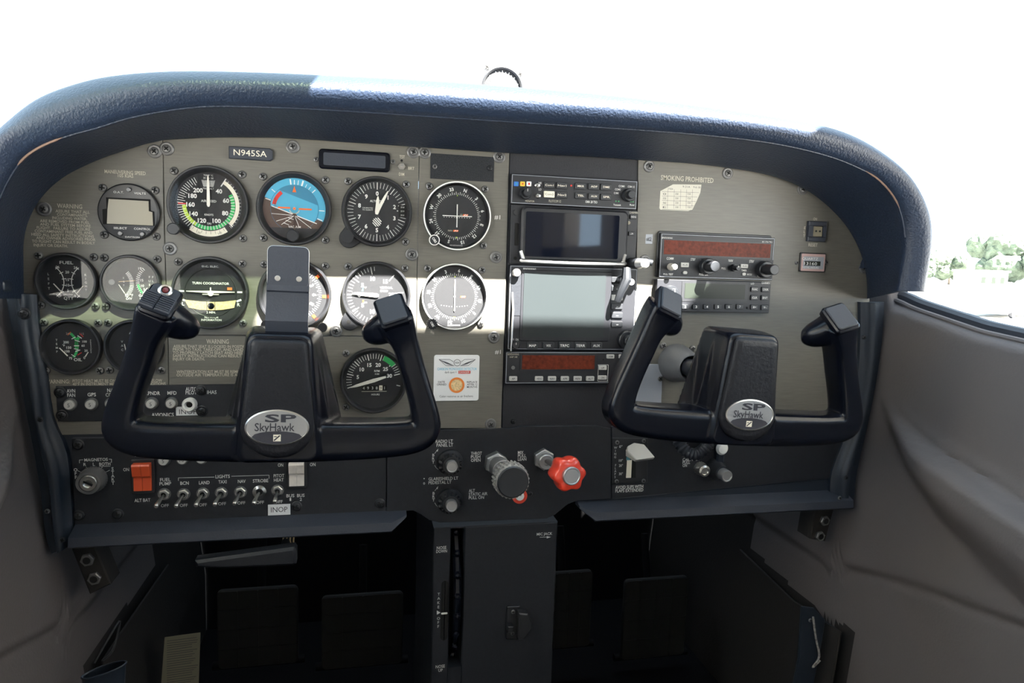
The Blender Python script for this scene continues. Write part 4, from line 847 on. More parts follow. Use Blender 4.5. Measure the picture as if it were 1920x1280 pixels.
# ================================================================== lower panels
LB = 'plate'
brk = sheet('avionics_breaker_panel', 'black breaker plate with AVN FAN, GPS and MFD lettering behind the left yoke', [(104, 724), (448, 720), (446, 787), (108, 790)], LB, 0, 2, scr=((113, 735), (117, 778), (377, 731), (379, 770)), kind='dark', cat='breaker panel',
   txt=[('t', 'AVN', 125, 141, 732.5, 6.5, 'print_pale'), ('t', 'FAN', 126, 141, 740.5, 6.5, 'print_pale'), ('t', 'GPS', 164, 180, 739.5, 6.5, 'print_pale'), ('t', 'NAV', 201, 218, 731.5, 6.5, 'print_pale'), ('t', 'COMM', 198, 222, 740, 6.5, 'print_pale'), ('t', 'XPNDR', 271, 300, 737, 6.5, 'print_pale'), ('t', 'MFD', 314, 331, 736.5, 6.5, 'print_pale'), ('t', 'AUTO', 348, 369, 729, 6.5, 'print_pale'), ('t', 'PILOT', 348, 369, 735.8, 6.5, 'print_pale'), ('t', 'IHAS', 388, 406, 735, 6.5, 'print_pale'), ('t', 'AVIONICS', 284, 326, 777.5, 7, 'print_pale')])
def breaker(x, y, w, s, label, r=5.4, grp='round circuit breakers'):
    o = A(x, y, w); t = thing('circuit_breaker', label, 'circuit breaker', o, w, grp)
    b = MB(); b.lathe([(1e-9, 0), (r+1.4, 0), (r+1.4, 2), (r+.8, 3), (r+.1, 3), (r, 1), (1e-9, 1)], 'screw', seg=24); part('collar', b, t)
    b = MB(); b.lathe([(1e-9, 0), (r-.4, 0), (r-.4, 5.6), (r-1.1, 6.4), (1e-9, 6.4)], 'button_pale', seg=24); b.text(s, 0, 0, 4, 6.55, 'ink', bold=0); part('button', b, t)
for x, y, s, l in ((133, 757.5, '5', 'round white 5 amp breaker under the AVN FAN lettering'), (172.5, 756.8, '5', 'round white 5 amp breaker under the GPS lettering'), (210, 756, '5', 'round white breaker half hidden by the left grip of the left yoke'), (285.5, 755.5, '5', 'round white 5 amp breaker left of the MFD one'), (322.5, 755, '5', 'round white 5 amp breaker under the MFD lettering')): breaker(x, y, 2, s, l)
o = A(357, 757, 2); t = thing('pulled_breaker_collar', 'white ring collar locked on the pulled AUTO PILOT breaker', 'collar', o, 2)
b = MB(); b.lathe([(3.2, 0), (7.5, 0), (7.8, 5), (6.4, 8), (4.6, 8), (3.2, 5)], 'white', seg=28); part('ring', b, t); b = MB(); b.lathe([(1e-9, 0), (3.1, 0), (3.1, 5), (1e-9, 5)], 'slot', seg=20); part('breaker_stub', b, t)
o = A(351, 771, 2); t = thing('inop_label', 'white INOP tape label below the white ring collar of the autopilot breaker', 'label', o, 2); d = D(o, 2)
b = MB(); b.box(*d.r(330, 762, 371, 778.5), 0, .5, 'card', .1); d.t(b, 'INOP', 336, 369, 771.5, 9, .6, 'ink', 0); part('tape', b, t)
def subpanel(*a, **k): return sheet(*a, **k)
SWT = [('t', 'MAGNETOS', 158, 202, 861.5, 5.5, 'print_pale'), ('l', [(149, 868), (149, 862), (156, 861.5)], .5, 'print_pale'), ('l', [(204, 860.5), (209, 860.5), (209, 867)], .5, 'print_pale'), ('t', 'R', 156.5, 161.5, 870.5, 5.5, 'print_pale'), ('t', 'L', 174, 178, 870, 5.5, 'print_pale'), ('t', 'BOTH', 186, 207, 869.5, 5.5, 'print_pale'), ('l', [(186, 874), (207, 873.5)], .4, 'print_pale'),
       ('v', 'OFF', 142, 880.5, 894.5, 5.5, 'print_pale'), ('v', 'START', 211.5, 878.5, 905.5, 5.5, 'print_pale'), ('l', [(146, 882), (154, 886)], .5, 'print_pale'), ('l', [(161, 875), (165, 879)], .5, 'print_pale'), ('l', [(177, 874), (177, 878)], .5, 'print_pale'), ('l', [(192, 875), (189, 879)], .5, 'print_pale'), ('l', [(206, 881), (196, 886)], .5, 'print_pale'),
       ('n',), ('t', 'MASTER', 253, 285, 852.5, 5.5, 'print_pale'), ('l', [(250, 862), (288, 861.5)], .8, 'print_pale'), ('t', 'ON', 231, 242, 880, 6, 'print_pale'), ('t', 'ALT BAT', 252, 282, 937.5, 6, 'print_pale'),
       ('n',), ('t', 'FUEL', 300, 320, 899, 6, 'print_pale'), ('t', 'PUMP', 299, 321, 906.5, 6, 'print_pale'), ('t', 'BCN', 338, 354, 905.5, 6, 'print_pale'), ('t', 'LAND', 373, 393, 904.5, 6, 'print_pale'), ('t', 'TAXI', 409.5, 425, 903, 6, 'print_pale'), ('t', 'NAV', 446, 460.5, 902, 6, 'print_pale'), ('t', 'STROBE', 474, 503, 901, 6, 'print_pale'),
       ('t', 'PITOT', 513, 533, 891.5, 5.8, 'print_pale'), ('t', 'HEAT', 513.5, 532, 899.5, 5.8, 'print_pale'), ('t', 'LIGHTS', 404, 431, 893, 6, 'print_pale'), ('l', [(334.5, 901), (334.5, 895.5), (402, 894)], .5, 'print_pale'), ('l', [(434, 892.5), (504.5, 890.5), (504.5, 897)], .5, 'print_pale'),
       ('n',), ('t', 'BUS', 537, 552, 929, 5.8, 'print_pale'), ('t', 'BUS', 557, 571, 928.5, 5.8, 'print_pale'), ('t', '1', 543, 546, 936, 5.5, 'print_pale'), ('t', '2', 562, 566, 935.8, 5.5, 'print_pale'), ('t', 'ON', 521, 531, 871.5, 6, 'print_pale'), ('t', 'ON', 581, 591.5, 870.5, 6, 'print_pale')]
for x, y in ((309, 947.5), (344.5, 947), (380.5, 946), (416.5, 944), (452.5, 942.5), (487.5, 941.5), (522.5, 940.2)): SWT.append(('t', 'OFF', x-7.5, x+7.5, y, 5.5, 'print_pale'))
SP = [(134, 822), (725, 815), (723.5, 962), (140, 984)]
swp = subpanel('switch_panel', 'black lower left panel with the row of toggle switches and the magneto key switch', SP, 'plate', -4, 2, scr=((147, 833), (148, 966), (221, 963), (556, 949), (712, 943)), kind='dark', cat='switch panel', txt=SWT)
# magneto switch
o = A(176, 897, 2); t = thing('magneto_switch', 'grey round key switch under the MAGNETOS lettering', 'key switch', o, 2)
b = MB(); b.lathe([(1e-9, 0), (14, 0), (14, 6), (12.6, 16), (12, 17), (9.2, 17), (9, 15), (1e-9, 15)], 'screw', seg=32)
for i in range(32): a = 2*pi*i/32; b.cyl((14*cos(a), 14*sin(a), .5), (13.9*cos(a), 13.9*sin(a), 6), .5, .5, 'screw', 5)
part('collar', b, t); b = MB(); b.lathe([(1e-9, 10), (8.8, 10), (8.8, 16.5), (8, 17.3), (5, 17.3), (3.6, 16), (1e-9, 15.6)], 'nickel', seg=28); b.prism([(x*cos(-.5)-y*sin(-.5), x*sin(-.5)+y*cos(-.5)) for x, y in ((-5, -.9), (5, -1.3), (5, 1.3), (-5, .9))], 17.3, 17.5, 'slot'); part('key_cylinder', b, t)
# rockers
def rocker(name, label, x0, y0, x1, y1, m, worn=False):
    xc, yc = (x0+x1)/2, (y0+y1)/2; o = A(xc, yc, 2); d = D(o, 2); t = thing(name, label, 'rocker switch', o, 2)
    u0, u1, v0, v1 = d.r(x0, y0, x1, y1, 5); b = MB(); b.rr(u0-3.2, u1+3.2, v0-4, v1+3.4, 1.5, 0, 3, 'bezel', .8); part('frame', b, t)
    um = (u0+u1)/2; vm = (v0+v1)/2-1
    for a, c_ in ((u0, um-.15), (um+.15, u1)):
        b = MB(); prof = [(v0, 1), (v0, 5.2), (vm, 5), (vm+3, 9), (v1-2, 12), (v1, 11), (v1, 1)]
        b.add([(a, v, w) for v, w in prof]+[(c_, v, w) for v, w in prof], [tuple(range(7)), tuple(range(7, 14))]+[(i, (i+1) % 7, 7+(i+1) % 7, 7+i) for i in range(7)], m); part('rocker', b, t)
rocker('master_switch', 'red split rocker switch under the MASTER lettering', 250, 868, 283.5, 920, 'rocker_red')
rocker('avionics_switch', 'white split rocker switch above the BUS 1 and BUS 2 lettering', 542, 866, 570, 911, 'rocker_white')
# toggles
def toggle(x, y, label, big=False, lean=(-3.5, -8)):
    o = A(x, y, 2); t = thing('toggle_switch', label, 'toggle switch', o, 2, 'toggle switches in the lights row')
    b = MB(); r = 6.6 if big else 5.6
    if big: b.lathe([(r+1, 0), (r+1, 1.2), (4.4, 2.6), (3.4, 2), (3.4, .5)], 'nickel', seg=32)
    else:
        b.lathe([(7, 0), (7, .6), (4, .6)], 'screw', seg=24); b.prism(hexp(5.9, 15), .5, 2.8, 'nickel', .5); b.lathe([(4.2, 2.6), (4.2, 4.2), (3.4, 4.6), (2.9, 4.2), (2.9, 1)], 'screw', seg=20)
    b.disc(3, 1.2, 3, 'slot', seg=16); part('nut', b, t)
    b = MB(); b.tube([(0, -.5, 2.5), (lean[0]*.5, lean[1]*.45, 9), (lean[0]*.9, lean[1]*.85, 16), (lean[0], lean[1], 18), (lean[0]*1.04, lean[1]*1.04, 19)], [1.3, 1.9, 2.5, 2.5, 1.8], 'nickel', 14); part('lever', b, t)
for x, y, n in ((308, 926, 'FUEL PUMP'), (344.5, 926, 'BCN'), (380.5, 924.5, 'LAND'), (415, 923.5, 'TAXI'), (451, 922, 'NAV'), (486.5, 921.5, 'STROBE'), (520.5, 919, 'PITOT HEAT')): toggle(x, y, 'metal toggle switch, lever down, under the %s lettering' % n, n == 'STROBE', (-3.8, -7.5) if n != 'PITOT HEAT' else (-1, -7.5))
for x, y, s, l in ((308.5, 861.5, '5', 'breaker right of the MASTER lettering, just below the left yoke'), (343.5, 859.5, '10', 'second breaker from the MASTER lettering, half hidden below the left yoke'), (379, 858, '5', 'third breaker from the MASTER lettering, mostly hidden by the left yoke')): breaker(x, y, 2, s, 'round white '+l, grp='breakers under the left yoke')
o = A(523.5, 954.5, 2); t = thing('inop_label', 'white INOP tape label below the PITOT HEAT switch', 'label', o, 2); d = D(o, 2)
b = MB(); b.box(*d.r(502.5, 945, 544.5, 965), 0, .5, 'card', .1); d.t(b, 'INOP', 508, 539, 955, 9.5, .6, 'ink', 0); part('tape', b, t)
# centre control panel (black, rounded foot) and right lower panel
CT = [('t', 'RADIO LT', 817, 849, 827, 6, 'print_pale'), ('t', 'PANEL LT', 818.5, 849.5, 834, 6, 'print_pale'), ('n',), ('t', 'THROT', 883, 903.5, 849.5, 5.5, 'print_pale'), ('t', 'PUSH', 883, 900.5, 856, 5.5, 'print_pale'), ('t', 'OPEN', 883, 901, 862.5, 5.5, 'print_pale'),
      ('n',), ('t', 'MIX', 971, 981.5, 848, 5.5, 'print_pale'), ('t', 'PULL', 971, 986.5, 854, 5.5, 'print_pale'), ('t', 'LEAN', 971, 987, 860.5, 5.5, 'print_pale'), ('n',), ('t', 'GLARESHIELD LT', 803.5, 859, 896.8, 5.5, 'print_pale'), ('t', 'PEDESTAL LT', 803.5, 846.5, 904, 5.5, 'print_pale'), ('t', '•', 794, 796.5, 897, 5, 'print_pale'), ('t', 'o', 793.5, 797, 905, 6, 'print_pale'),
      ('n',), ('t', 'ALT', 879, 890.5, 919.5, 5.5, 'print_pale'), ('t', 'STATIC AIR', 879, 914, 925.8, 5.5, 'print_pale'), ('t', 'PULL ON', 879, 907.5, 932.5, 5.5, 'print_pale'), ('n',), ('v', 'BRT', 812.5, 853, 866, 5, 'print_pale'), ('v', 'BRT', 813, 924.5, 937, 5, 'print_pale'),
      ('l', [(815, 850), (820, 843)], .5, 'print_pale'), ('p', ((818, 844.5), (822, 840.5), (820.5, 846.5)), 'print_pale'), ('l', [(815, 872), (818, 877), (822, 880)], .5, 'print_pale'), ('l', [(815, 920), (820, 914)], .5, 'print_pale'), ('p', ((818, 915), (821.5, 911), (820.3, 917)), 'print_pale'), ('l', [(815, 942), (818, 947), (822, 950.5)], .5, 'print_pale')]
sheet('control_panel', 'black centre panel with a rounded foot carrying throttle, mixture and dimmer knobs', [(726, 812), (778, 806), (960, 803), (978, 799), (1118, 798), (1146, 804), (1146, 935), (1085, 938), (1065, 945), (1040, 965), (1025, 972), (825, 979.5), (805, 975), (790, 965), (775, 957), (725, 960)], 'plate', -4, 3, cat='control panel', txt=CT)
sheet('flap_control_panel', 'long black panel under the right yoke with the flap lever and air knobs', [(1147, 800), (1606, 806), (1592, 893), (1560, 896), (1147, 935)], 'plate', -4, 2.5, cat='control panel', txt=[('t', 'CABIN AIR', 1280, 1312, 861, 5.5, 'print_pale'), ('t', 'PULL', 1280, 1294, 866.5, 5.5, 'print_pale'), ('t', 'ON', 1280, 1288, 872.3, 5.5, 'print_pale'), ('n',), ('t', 'AVOID SLIPS WITH', 1154, 1206, 912.5, 5.8, 'print_pale'), ('t', 'FLAPS EXTENDED', 1154, 1206, 919, 5.8, 'print_pale')])
sheet('right_lower_strip', 'thin black strip above the right ledge', [(1147, 936), (1560, 897), (1592, 894), (1588, 925), (1147, 945)], 'moulding', -6, 0, cat='strip')
# ledges
def ledge(name, label, x0, x1, ytl, ytr, h, cut=0):
    pl = A(x0, ytl, 8); pr = A(x1, ytr, 8); o = ((pl[0]+pr[0])/2, (pl[1]+pr[1])/2); t = thing(name, label, 'ledge', o); u0, u1 = pl[0]-o[0], pr[0]-o[0]
    b = MB(); prof = [(2, -6), (0, 3), (-6, 19), (-7.5, 22), (-17, 24), (-19, 22), (-21, -6)]
    rows = []
    for i, u in enumerate((u0, u0+(18 if cut < 0 else 4), u1-(18 if cut > 0 else 4), u1)):
        k = .25 if (cut < 0 and i == 0) or (cut > 0 and i == 3) else 1
        rows.append([(u, v*(k if v < 0 else 1), w_*(.55 if k < 1 and w_ > 3 else 1)) for v, w_ in prof])
    b.grid(rows, 'ledge', closed=True); n = len(prof); b.add(rows[0], [tuple(range(n))], 'ledge'); b.add(rows[-1], [tuple(range(n))], 'ledge'); part('ledge', b, t, sharp=25)
ledge('left_ledge', 'dark blue grey angled ledge below the toggle switches', 137, 762, 984, 962, 30, 1)
ledge('right_ledge', 'dark angled ledge under the right lower panel', 1085, 1588, 944, 922, 30, -1)
# side mouldings
def moulding(name, label, outer, inner, scr):
    xs = [p[0] for p in outer+inner]; ys = [p[1] for p in outer+inner]; o = A(sum(xs)/len(xs), sum(ys)/len(ys)); d = D(o); t = thing(name, label, 'moulding', o)
    rows = []
    for a, c_ in zip(outer, inner):
        pa = Vector((*d.p(*a, 4), -4)); pb = Vector((*d.p(*c_, 4), -4)); dv = (pb-pa)
        rows.append([pa, pa+Vector((0, 0, 8)), pa+dv*.10+Vector((0, 0, 15)), pa+dv*.36+Vector((0, 0, 15)), pa+dv*.48+Vector((0, 0, 22)), pa+dv*.72+Vector((0, 0, 21)), pa+dv*.84+Vector((0, 0, 12)), pb+Vector((0, 0, 9)), pb])
    rr_ = [catmull(r, 2) for r in rows]; cl = [catmull([r[j] for r in rr_], 3) for j in range(len(rr_[0]))]
    rows2 = [[c_[i] for c_ in cl] for i in range(len(cl[0]))]
    b = MB(); b.grid(rows2, 'moulding', closed=True); n = len(rows2[0]); b.add(rows2[0], [tuple(range(n))], 'moulding'); b.add(rows2[-1], [tuple(range(n))], 'moulding'); part('moulding', b, t, sharp=45)
    for x, y, w_, k in scr: u, v = d.p(x, y, w_); screw(t, k, u, v, w_)
moulding('left_side_moulding', 'dark blue black plastic edge moulding down the left end of the panel', [(12, 546), (22, 610), (36, 690), (50, 770), (66, 850), (78, 930), (86, 1000), (98, 1034)], [(70, 552), (72, 600), (78, 640), (86, 690), (98, 780), (126, 850), (134, 940), (138, 1018)], ((46, 588, 17, 'dark'), (76, 786, 20, 'darksmall'), (89, 958, 16, 'small'), (118, 1011, 18, 'darksmall')))
moulding('right_side_moulding', 'dark blue black plastic edge moulding down the right end of the panel', [(1655, 566), (1650, 640), (1638, 720), (1622, 800), (1605, 880), (1598, 940), (1590, 952)], [(1612, 566), (1612, 640), (1606, 720), (1590, 800), (1560, 880), (1556, 925), (1562, 938)], ((1619, 632, 16, 'darksmall'), (1586, 895, 18, 'darksmall'), (1574, 933, 20, 'small')))
# window lever at far left
o = A(2, 536, 60); t = thing('door_latch', 'brown and dark latch piece at the left end of the black hood', 'latch', o, 60)
b = MB(); b.rr(-26, 6, -6, 6, 4, -8, 8, 'moulding', 2); b.rr(-26, 2, 4, 9, 2, -4, 10, 'grime', 1); part('body', b, t)

# dimmer knobs
def dimmer(x, y, label):
    o = A(x, y, 3); t = thing('dimmer_knob', label, 'knob', o, 3, 'dimmer knobs on the centre panel')
    b = MB(); b.lathe([(1e-9, 0), (16, 0), (15.5, 4), (12, 8), (11, 12), (10, 14), (1e-9, 14)], 'knob_black', seg=36)
    for i in range(16): a = 2*pi*i/16+.2; b.prism([(9.6*cos(a-.09), 9.6*sin(a-.09)), (13*cos(a-.06), 13*sin(a-.06)), (13*cos(a+.06), 13*sin(a+.06)), (9.6*cos(a+.09), 9.6*sin(a+.09))], 4, 12.5, 'knob_black')
    part('skirt', b, t); b = MB(); b.lathe([(1e-9, 8), (7.2, 8), (7.2, 20), (6.4, 21.4), (5.6, 21.4), (5.2, 21), (1e-9, 21)], 'brushed', seg=32); part('inner_knob', b, t)
    b = MB()
    for a in (2.9, 3.4): b.prism([(10*cos(a-.1), 10*sin(a-.1)), (14.6*cos(a-.06), 14.6*sin(a-.06)), (14.6*cos(a+.06), 14.6*sin(a+.06)), (10*cos(a+.1), 10*sin(a+.1))], 6, 11, 'screw')
    part('pointer', b, t)
dimmer(843.5, 866, 'black dimmer knob with silver centre under the PANEL LT lettering'); dimmer(843, 938, 'black dimmer knob with silver centre under the PEDESTAL LT lettering')
def dirp(t0, x0, y0, w0, x1, y1, w1):          # vector in mm between two seen points at two depths
    a = A(x0, y0, w0); c_ = A(x1, y1, w1); return (c_[0]-a[0], c_[1]-a[1], w1-w0)
# throttle: straight out of the panel, tip seen at (964, 906)
def pushrod(x, y, tip, w0=3): # find length so that the tip of a rod normal to the panel lands near tip
    best = min(range(10, 200), key=lambda L: (Vector(A(*tip, L+w0))-Vector(A(x, y, w0))).length); v = dirp(0, x, y, w0, *tip, best+w0); return best, v
L, v = pushrod(928, 866, (962, 904)); o = A(928, 866, 3)
t = thing('throttle', 'large round black throttle knob with worn silver rim on a metal shaft', 'throttle', o, 3); d_ = Vector(v); n = d_.normalized()
def along(b, n, prof, m, seg=36, off=(0, 0, 0)):
    n = Vector(n).normalized(); x = n.orthogonal().normalized(); y = n.cross(x); vs = []; fs = []; k = len(prof); off = Vector(off)
    for i in range(seg):
        a = 2*pi*i/seg
        for r, l in prof: vs.append(off+n*l+x*cos(a)*r+y*sin(a)*r)
    for i in range(seg):
        j = (i+1) % seg
        for q in range(k-1): fs.append((i*k+q, j*k+q, j*k+q+1, i*k+q+1))
    b.add(vs, fs, m); return x, y
LL = d_.length
b = MB(); b.prism(hexp(14.5, 25), 0, 12, 'brushed', 1.2); along(b, n, [(.01, 8), (9, 8), (11.5, 18), (12.4, 22), (12.4, 40), (13, 42), (12.4, 43), (6, 43), (.01, 43)], 'brushed'); part('lock_nut', b, t)
b = MB(); along(b, n, [(.01, 20), (4, 20), (4, LL-10), (.01, LL-10)], 'nickel'); part('shaft', b, t)
b = MB(); x, y = along(b, n, [(.01, LL-26), (12, LL-26), (18, LL-20), (19.4, LL-14), (19.4, LL-4), (18, LL-1)], 'grime'); along(b, n, [(18, LL-1), (16.5, LL+.4), (15, LL+.2), (.01, LL+.8)], 'knob_black')
for i in range(28): a = 2*pi*i/28; q = x*cos(a)*19.2+y*sin(a)*19.2; b.tube([q+n*(LL-19), q+n*(LL-4)], 1.3, 'grime', 6)
part('knob', b, t)
# mixture
L, v = pushrod(1018, 859, (1070, 891)); o = A(1018, 859, 3); t = thing('mixture_control', 'bright red lobed mixture knob with a silver button centre', 'mixture control', o, 3); d_ = Vector(v); n = d_.normalized(); LL = d_.length
b = MB(); b.prism(hexp(13.5, 30), 0, 8, 'brushed', 1); b.lathe([(1e-9, 8), (9.5, 8), (9.5, 17), (8.6, 18), (4, 18), (3.6, 16), (1e-9, 16)], 'brushed', seg=28); part('lock_nut', b, t)
b = MB(); along(b, n, [(.01, 8), (3.4, 8), (3.4, LL-14), (.01, LL-14)], 'screw'); part('shaft', b, t)
b = MB(); x = n.orthogonal().normalized(); x = (Vector((1, .1, 0))-n*n.dot(Vector((1, .1, 0)))).normalized(); y = n.cross(x); rows = []
for l, s in ((LL-28, .25), (LL-28, .78), (LL-24, .93), (LL-16, 1), (LL-6, 1), (LL-1.5, .95), (LL, .84), (LL, .5)):
    rows.append([n*l+(x*cos(a)+y*sin(a))*s*(18.6+1.6*cos(6*a)) for a in [2*pi*i/72 for i in range(72)]])
b.grid(rows, 'redbright', closed=True); part('knob', b, t, sharp=50)
b = MB(); along(b, n, [(10.4, LL-1), (10.4, LL+4), (9.6, LL+5), (8.8, LL+5), (8.2, LL+4.3), (.01, LL+4.3)], 'brushed'); part('lock_button', b, t)
# alternate static
o = A(966, 917, 3); t = thing('alternate_static_knob', 'small red ringed knob peeking out under the throttle knob', 'knob', o, 3)
b = MB(); b.cyl((0, 0, 0), (0, 0, 22), 3.5, 3.5, 'screw', 14); part('shaft', b, t); b = MB(); b.lathe([(5, 26), (9.3, 26), (9.3, 20), (6, 16), (1e-9, 16)], 'redbright', seg=28); part('ring', b, t); b = MB(); b.lathe([(1e-9, 18), (5.4, 18), (5.4, 26.6), (4.8, 27.4), (1e-9, 27.4)], 'white', seg=24); part('centre', b, t)
o = A(994, 925, 3); t = thing('trim_screw', 'dark round screw right of the throttle knob', 'screw', o, 3); part('screw', SC['darksmall'], t)
# flap lever plate
ft = sheet('flap_lever_plate', 'black plate with WING FLAPS lettering and a degree scale', [(1148, 821), (1215, 822), (1214, 905), (1147, 906)], 'bezel', 2.5, 4, scr=((1157, 829), (1207, 826), (1156, 902), (1206.5, 901)), kind='small', cat='flap selector', txt=[('v', 'WING', 1153.8, 839, 856.5, 4, 'print_pale', 0), ('v', 'FLAPS', 1153.8, 872, 894, 4, 'print_pale', 0), ('t', '0°', 1161, 1167, 837, 4.5, 'print_pale'), ('t', '10°', 1160.5, 1168, 863, 4.5, 'print_pale'), ('t', '20°', 1160.5, 1168, 872.5, 4.5, 'print_pale'), ('t', '30°', 1160.5, 1168, 888, 4.5, 'print_pale'), ('p', ((1174, 848), (1192, 848), (1192, 895.5), (1174, 895)), 'slot')])
o = A(1178, 870, 4); d = D(o, 4)
b = MB(); b.box(*d.r(1174.5, 862, 1183.5, 895), 0, 1, 'cream'); b.box(*d.r(1174.5, 846, 1181, 862), 0, 1, 'teal'); part('indicator_strip', b, ft, (o[0]-ft.location.x*1000, o[1]-ft.location.z*1000, 4), label='cream and blue strip')
o = A(1184, 843, 4); t = thing('flap_lever', 'pale grey wedge shaped flap lever handle', 'flap lever', o, 4)
c0 = Vector(o); q = [Vector((*A(x, y, w_), w_)) for x, y, w_ in ((1176, 836, 12), (1189, 829, 12), (1208, 832, 22), (1229, 857, 48), (1193, 862, 48), (1176, 846, 20))]
top_ = [Vector((p.x-o[0], p.y-o[1], p.z-4)) for p in q]; bot = [p+Vector((1.5, -5 if i in (3, 4) else -9, -8)) for i, p in enumerate(top_)]
b = MB(); b.add(top_+bot, [tuple(range(6)), tuple(range(6, 12))]+[(i, (i+1) % 6, 6+(i+1) % 6, 6+i) for i in range(6)], 'lever')
hd = part('handle', b, t); md = hd.modifiers.new('b', 'BEVEL'); md.width = .0016; md.segments = 3
b = MB(); b.box(-3, 3, -6, 3, 0, 12, 'lever_dark' if 0 else 'bezel'); b.disc(2.2, 6, 8, 'cream', -8, 1, 10); part('arm', b, t)
# air knobs, hose, post
o = A(1312, 877, 2.5); t = thing('cabin_air_knob', 'small knurled chrome knob beside the PULL ON lettering', 'knob', o, 2.5)
b = MB(); b.lathe([(1e-9, 0), (8.5, 0), (8.8, 4), (7, 8), (6.6, 9), (7.6, 11), (7.6, 14), (5, 15), (4.5, 13), (1e-9, 13)], 'nickel', seg=28)
for i in range(18): a = 2*pi*i/18; b.cyl((8.4*cos(a), 8.4*sin(a), .5), (8.2*cos(a), 8.2*sin(a), 5), .9, .7, 'nickel', 6)
part('knob', b, t)
o = A(1340, 878, 2.5); t = thing('cabin_heat_knob', 'round knob with dark skirt and silver cap right of the chrome knob', 'knob', o, 2.5)
b = MB(); b.lathe([(1e-9, 0), (15, 0), (14.5, 4), (12, 9), (9.5, 16), (9, 20), (1e-9, 20)], 'knob_black', seg=32); part('skirt', b, t); b = MB(); b.lathe([(1e-9, 12), (7.8, 12), (7.8, 30), (7, 31.5), (6, 31.5), (5.6, 31), (1e-9, 31)], 'brushed', seg=28); part('cap', b, t, (1, -1, 0))
o = A(1346, 838, 2.5); t = thing('air_vent_post', 'dark post with a pale round top half hidden below the right yoke', 'post', o, 2.5)
b = MB(); b.rr(-5, 6, -28, 4, 3, 0, 9, 'moulding', 2); part('post', b, t); b = MB(); b.lathe([(1e-9, 9), (8, 9), (8.6, 11), (6, 14), (1e-9, 14.5)], 'white', 0, 1, 24); part('cap', b, t)
o = A(1300, 830, 30); t = thing('corrugated_hose', 'ribbed dark hose looping below the right yoke', 'hose', o, 30)
pts = catmull([Vector((*(Vector(A(x, y, w_))-Vector(o)), w_-30)) for x, y, w_ in ((1262, 800, 8), (1270, 822, 14), (1284, 844, 22), (1302, 852, 26), (1318, 844, 24), (1330, 828, 18), (1334, 806, 8))], 14)
b = MB(); b.tube(pts, [7.6+1.1*sin(i*1.55) for i in range(len(pts))], 'rubber', 14); part('hose', b, t, sharp=60)

# ================================================================== pedestal, under panel, pedals
o = A(928, 1130); d = D(o); t = thing('pedestal', 'black centre pedestal with trim wheel slot below the panel', 'pedestal', o)
u0, u1, v0, v1 = d.r(812, 984, 1043, 1130); vb = -480
sl = d.r(843, 990, 868, 1250)
b = MB(); b.box(u0, sl[0], vb, v1, -260, 0, 'plate', 1.2); b.box(sl[1], u1, vb, v1, -260, 0, 'plate', 1.5); b.box(sl[0], sl[1], vb, sl[2], -260, 0, 'plate'); b.box(sl[0], sl[1], sl[3], v1, -260, 0, 'plate'); b.box(sl[0], sl[1], sl[2], sl[3], -260, -50, 'slot'); part('housing', b, t)
b = MB(); d.t(b, 'NOSE', 819, 837, 1026.5, 5.5, .15, 'print_pale', 0); d.t(b, 'DOWN', 818, 838, 1033, 5.5, .15, 'print_pale', 0); d.vt(b, 'TAKE', 822.5, 1113.5, 1137.5, 5, .15, 'print_pale', 0); d.vt(b, 'OFF', 822, 1159, 1174, 5, .15, 'print_pale', 0); d.t(b, 'NOSE', 817, 834, 1249, 5.5, .15, 'print_pale', 0); d.t(b, 'UP', 822, 830, 1256, 5.5, .15, 'print_pale', 0); d.t(b, 'MIC JACK', 1006.5, 1035.5, 1000.5, 4.8, .15, 'print_pale')
b.poly([d.p(819, 1144), d.p(826, 1148), d.p(819, 1152)], .15, 'print_pale'); b.line(d.p(1012, 1006.8), d.p(1026, 1006.5), .6, .15, 'print_pale'); b.poly([d.p(1025, 1004.5), d.p(1033, 1006.5), d.p(1025, 1009)], .15, 'print_pale'); part('lettering', b, t)
q = d.r(826.5, 1088, 840, 1200); b = MB(); b.rr(*q, 5, 0, .3, 'slot', 0); part('indicator_slot', b, t)
b = MB(); q = d.p(833, 1149); b.rr(q[0]-4, q[0]+4, q[1]-1, q[1]+1, .9, .3, 1.6, 'white', .3); part('trim_pointer', b, t)
cw = d.p(855, 1122); R = 125
b = MB(); rows = []
for i in range(49): a = 2*pi*i/48; rows.append([(du*1., (R-6+dr)*sin(a), (R-6+dr)*cos(a)) for du, dr in ((-4, -6), (-4.5, 3), (-2, 6), (2, 6), (4.5, 3), (4, -6))])
b.grid(rows, 'gloss', closed=True)
for i in range(30): a = 2*pi*(i+.35)/30; b.lathe([(1e-9, -5), (3.5, -4), (5, 0), (3.5, 4), (1e-9, 5)], 'gloss', 0, 0, 12); n_ = 5*12; 
# move each knob out to the rim
k0 = 49*6
for i in range(30):
    a = 2*pi*(i+.35)/30
    for j in range(60): u, v, w_ = b.v[k0+i*60+j]; b.v[k0+i*60+j] = (u, v+(R-1)*sin(a), w_+(R-1)*cos(a))
b.cyl((-4, 0, 0), (4, 0, 0), 16, 16, 'gloss', 24); part('trim_wheel', b, t, (cw[0], cw[1], 14-R), label='knobbly glossy black wheel')
o2 = A(962, 1165); d = D(o2); t = thing('microphone_hook', 'black microphone hook bracket screwed on the pedestal face', 'hook', o2)
b = MB(); b.rr(-9, 8, -22, 22, 2, 0, 3, 'bezel', .8); b.prism([(4, 18), (16, 16), (22, 4), (22, -4), (12, -18), (4, -18)], 2, 14, 'bezel', 1.5); b.box(-9, -2, -8, 0, 2, 12, 'bezel', .8); part('bracket', b, t)
for v_ in (15, -14): screw(t, 'small', -1, v_, 3)
